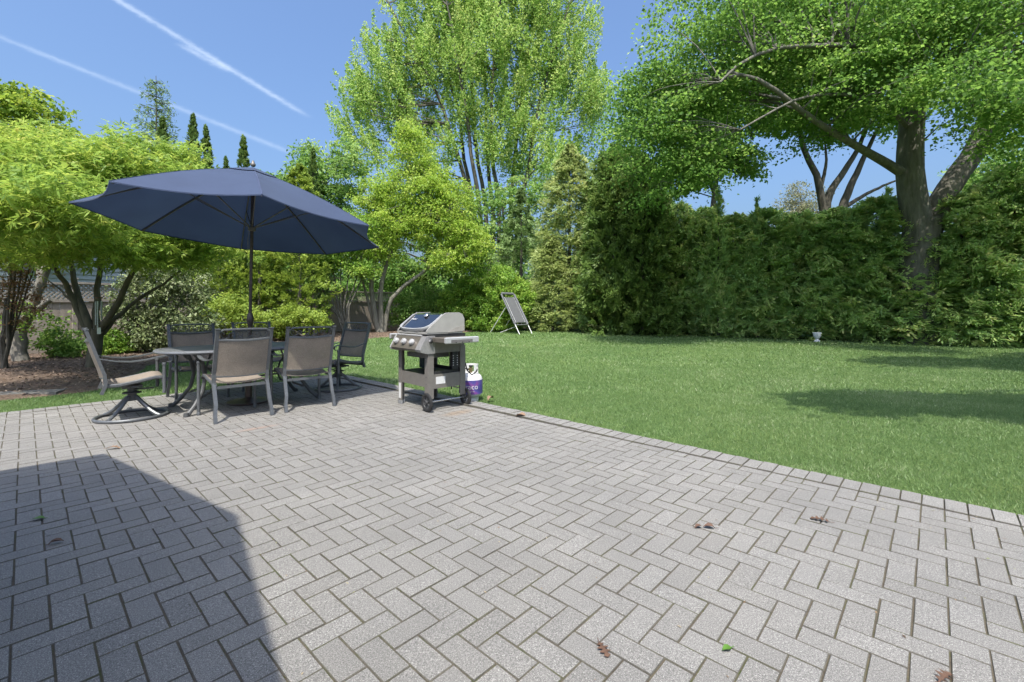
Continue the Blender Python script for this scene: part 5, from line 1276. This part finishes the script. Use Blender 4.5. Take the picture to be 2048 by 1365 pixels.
# ------------------------------------------------------------------ small things on the lawn and patio
f0 = G(1040, 668)
rb = thing('ball_rebounder', 'tall grey mesh ball rebounder with white tube legs standing on the lawn', 'rebounder', (f0[0], f0[1], f0[2]-.03), R(50))
M_WT = simple('white painted tube', (.78, .78, .78), .4, var=.05)
M_GR = simple('grey frame pad', (.15, .155, .17), .7, var=.12)
def rbp(x, s): return (x, .02+s*.95, s*1.60)         # along the leaning frame
W_ = .86
for x in (0, W_):
    MB().tube([rbp(x, 0), rbp(x, .30)], .02, 8).build('front_leg', M_WT, rb)
fr = [(0, .28), (0, 1.06), (.05, 1.1), (W_-.05, 1.1), (W_, 1.06), (W_, .28), (W_-.05, .24), (.05, .24)]
MB().tube([rbp(x, s) for x, s in fr], .055, 8, closed=True, flat=(1.0, .6)).build('frame_pad', M_GR, rb)
netm, n_, l_, b_ = nodes_of('grey mesh net')
b_.inputs['Base Color'].default_value = (.11, .113, .12, 1); b_.inputs['Roughness'].default_value = .8
t_ = n_.new('ShaderNodeBsdfTransparent'); mx_ = n_.new('ShaderNodeMixShader'); mx_.inputs[0].default_value = .12
l_.new(b_.outputs[0], mx_.inputs[1]); l_.new(t_.outputs[0], mx_.inputs[2]); l_.new(mx_.outputs[0], n_['Material Output'].inputs['Surface'])
sheet([[rbp(x, s) for x in np.linspace(.12, W_-.12, 7)] for s in np.linspace(.32, .98, 9)], .01).build('net', netm, rb)
MB().tube([rbp(x, s) for x, s in ((.11, .31), (.11, .99), (W_-.11, .99), (W_-.11, .31))], .012, 6, closed=True).build('net_cord', simple('pale cord', (.55, .55, .58), .7), rb)
for x in (.03, W_-.03):
    p = rbp(x, .75); MB().tube([(p[0], p[1]+.05, p[2]), (x, 1.75, 0)], .018, 8).build('rear_leg', M_WT, rb)
MB().tube([rbp(W_/2, .26), (W_/2-.1, 1.4, .02)], .014, 6).build('brace', M_WT, rb)

u0 = G(1634, 683)
ur = thing('garden_urn', 'small white stone urn standing at the foot of the hedge', 'urn', (u0[0], u0[1], u0[2]-.02))
M_URN = simple('white cast stone', (.78, .80, .82), .8, var=.12, scale=14, bmp=.3)
MB().lathe([(.085, 0), (.09, .03), (.062, .06), (.045, .085), (.042, .10), (.062, .115), (.088, .15), (.112, .21), (.122, .265), (.118, .29), (.112, .295), (.10, .275), (.02, .25)], 24).build('bowl', M_URN, ur)
ro = MB()
for k in range(9):
    a = k*2*math.pi/9; ro.lathe([(.004, 0), (.030, .015), (.034, .035), (.02, .055), (.003, .062)], 8, (.098*math.cos(a), .098*math.sin(a), .265))
ro.build('rim_petals', M_URN, ur)

# wind chime in the Japanese maple
wc = thing('wind_chime', 'pale metal wind chime hanging in the lacy maple by the fence', 'wind chime', tuple(at(198, 596, 9.1)))
M_CH = simple('aluminium tube', (.55, .60, .60), .35, .7, var=.1)
MB().tube([(0, 0, .35), (0, 0, .02)], .003, 5).build('hanging_cord', M_RIB, wc)
MB().lathe([(.06, -.01), (.062, 0), (.06, .012), (.01, .014)], 16).build('top_disc', simple('chime wood', (.16, .09, .05), .6), wc)
for k in range(5):
    a = k*2*math.pi/5; x, y = .048*math.cos(a), .048*math.sin(a); L = .34+.045*k
    t_ = MB().tube([(x, y, -.07), (x, y, -.07-L)], .0125, 10).build('chime_tube', M_CH, wc)
    MB().tube([(x, y, 0), (x, y, -.07)], .0015, 4).build('string', M_RIB, t_)
MB().lathe([(.025, -.24), (.028, -.23), (.025, -.22)], 12).build('striker', simple('striker wood', (.16, .09, .05), .6), wc)
MB().tube([(0, 0, 0), (0, 0, -.6)], .0015, 4).build('striker_cord', M_RIB, wc)
MB().box((0, 0, -.66), (.075, .006, .13)).build('wind_sail', M_CH, wc, False)

# little stone block at the lawn edge
b0 = G(1133, 659)
MB().box((0, 0, .05), (.55, .22, .16), bev=.015).build('edging_stone', simple('tan stone', (.46, .40, .31), .9, var=.2), None, False, (b0[0], b0[1], b0[2]))
tag(bpy.data.objects['edging_stone'], 'single tan stone block lying where lawn meets the evergreens', 'stone')

# fallen leaves on the pavers: lobed oak leaves, curled
M_OAK = simple('dry oak leaf', (.135, .072, .045), .75, var=.35, scale=25)
M_OAK2 = simple('pale dry leaf', (.30, .19, .12), .75, var=.3, scale=25)
M_GRN = simple('fresh green leaf scrap', (.10, .22, .03), .5, var=.2)
def oak_outline():
    half = [(0, .02), (.10, .05), (.16, .20), (.24, .05), (.33, .08), (.42, .32), (.50, .08), (.58, .09), (.68, .30), (.74, .08), (.82, .10), (.90, .17), (1.0, 0)]
    return half
def fallen(name, label, px, py, size, rz, mat, kind='oak', curl=.25, group='dry leaves fallen on the patio'):
    x, y, z = G(px, py); o = MB(); V = []; F = []
    h = oak_outline() if kind == 'oak' else [(0, .02), (.2, .22), (.5, .30), (.8, .18), (1, 0)]
    for i, (a, w) in enumerate(h):
        for s in (-1, 0, 1):
            zz = .004+curl*size*(abs(s)*w*1.0+.35*math.sin(a*3.1)+.10*math.sin(i*2.1+s))
            V.append(((a-.5)*size, s*w*size, zz))
        if i: F += [((i-1)*3, i*3, i*3+1, (i-1)*3+1), ((i-1)*3+1, i*3+1, i*3+2, (i-1)*3+2)]
    n0 = len(V); V += [(a, b, c+.0012) for a, b, c in V]; F += [tuple(n0+k for k in f[::-1]) for f in F]
    bl = MB().add(V, F).build('blade', mat)
    st = MB().tube([(-.5*size, 0, .005+curl*size*.0), (-.72*size, .03*size, .008)], .0013, 5).build('stalk', mat)
    e = thing(name, label, 'leaf', (x, y, .002), rz, group); bl.parent = e; st.parent = e
    return e
fallen('oak_leaf', 'brown lobed oak leaf lying near the bottom edge of the patio', 1207, 1303, .072, R(-75), M_OAK, 'oak', .10)
fallen('oak_leaf', 'curled brown oak leaf on the pavers nearest the right side of the lawn edge', 1640, 1043, .092, R(150), M_OAK, 'oak', .22)
fallen('dry_leaf', 'small reddish leaf scrap, farther left of a close pair on the pavers', 1397, 1057, .045, R(20), M_OAK, 'b', .5)
fallen('dry_leaf', 'small reddish leaf scrap, right one of a close pair on the pavers', 1418, 1058, .06, R(170), M_OAK, 'b', .5)
fallen('dry_leaf', 'pale tan dry leaf near the raised edging by the grill', 1042, 835, .12, R(160), M_OAK2, 'b', .55)
fallen('dry_leaf', 'pale tan dry leaf in the grass beside the propane tank', 981, 800, .13, R(60), M_OAK2, 'b', .6)
fallen('dry_leaf', 'orange brown dry leaf at the tip of the house shadow', 226, 899, .10, R(10), M_OAK2, 'oak', .4)
fallen('dry_leaf', 'dark dry leaf lying inside the house shadow', 112, 1089, .055, R(40), M_OAK, 'b', .6)
fallen('green_leaf', 'green leaf scrap lying inside the house shadow', 76, 1041, .06, R(200), M_GRN, 'b', .3)
fallen('green_leaf', 'bright green leaf scrap on the pavers near the bottom right', 1454, 1302, .04, R(200), M_GRN, 'b', .3)
fallen('oak_leaf', 'dark brown oak leaf at the bottom right corner of the patio', 1890, 1360, .075, R(25), M_OAK, 'oak', .25)

# blown crumbs of bark, seeds and twig ends scattered on the paving: uncountable
n = 900; r2 = np.random.default_rng(77); rng = r2
uu, vv = r2.uniform(-1.4, 2.85, n), r2.uniform(-5.8, 3.6, n); cl_ = r2.random(n) < .35; uu[cl_] = 2.85-np.abs(r2.normal(size=cl_.sum()))*.25
P = P0+uu[:, None]*UD+vv[:, None]*VD; C = np.c_[P, np.full(n, .0035)]
V, F = leaf_quads(C, rdir(n)*np.array([1, 1, .1]), rdir(n)*.3+np.array([0, 0, 1]), .006+.016*r2.random(n)**2, .003+.005*r2.random(n), .25)
M_CR = leaf_mat('dry crumbs', [(0, (.10, .065, .04)), (.5, (.30, .21, .13)), (.8, (.50, .42, .28)), (1, (.18, .26, .08))], trans=0, rough=.9)
o = link('litter', np_mesh('litter', V, F, M_CR, r2.random(n)), patio); tag(o, kind='stuff')

# moss and seedlings in the joints: tiny, uncountable
n = 5200
uu = rng.integers(-30, 27, n)*.1; vv = rng.integers(-56, 40, n)*.1; run = rng.random(n) < .5
a = np.where(run, uu, uu+rng.random(n)*.1); b = np.where(run, vv+rng.random(n)*.1, vv)
P = P0+a[:, None]*UD+b[:, None]*VD
pn = np.sin(P[:, 0]*2.3+1)*np.sin(P[:, 1]*1.9)+.4*np.sin(P[:, 0]*7+P[:, 1]*5)
k = (rng.random(n) < np.clip(.30+.5*pn, .04, 1)) & (P[:, 1] > .8); P = P[k]; n = len(P)
rep = 5; P = np.repeat(P, rep, 0)+rng.normal(size=(n*rep, 2))*.0035; n = len(P)
C = np.c_[P, -.006+rng.random(n)*.005]
V, F = leaf_quads(C, rdir(n)*.6+np.array([0, 0, .4]), rdir(n)+np.array([0, 0, 1]), .009, .004, .1)
M_MOSS = leaf_mat('joint moss', [(0, (.055, .085, .02)), (.6, (.10, .13, .03)), (1, (.20, .15, .08))], trans=.15, rough=.8)
o = link('joint_moss', np_mesh('joint_moss', V, F, M_MOSS, rng.random(n)), patio); tag(o, kind='stuff')
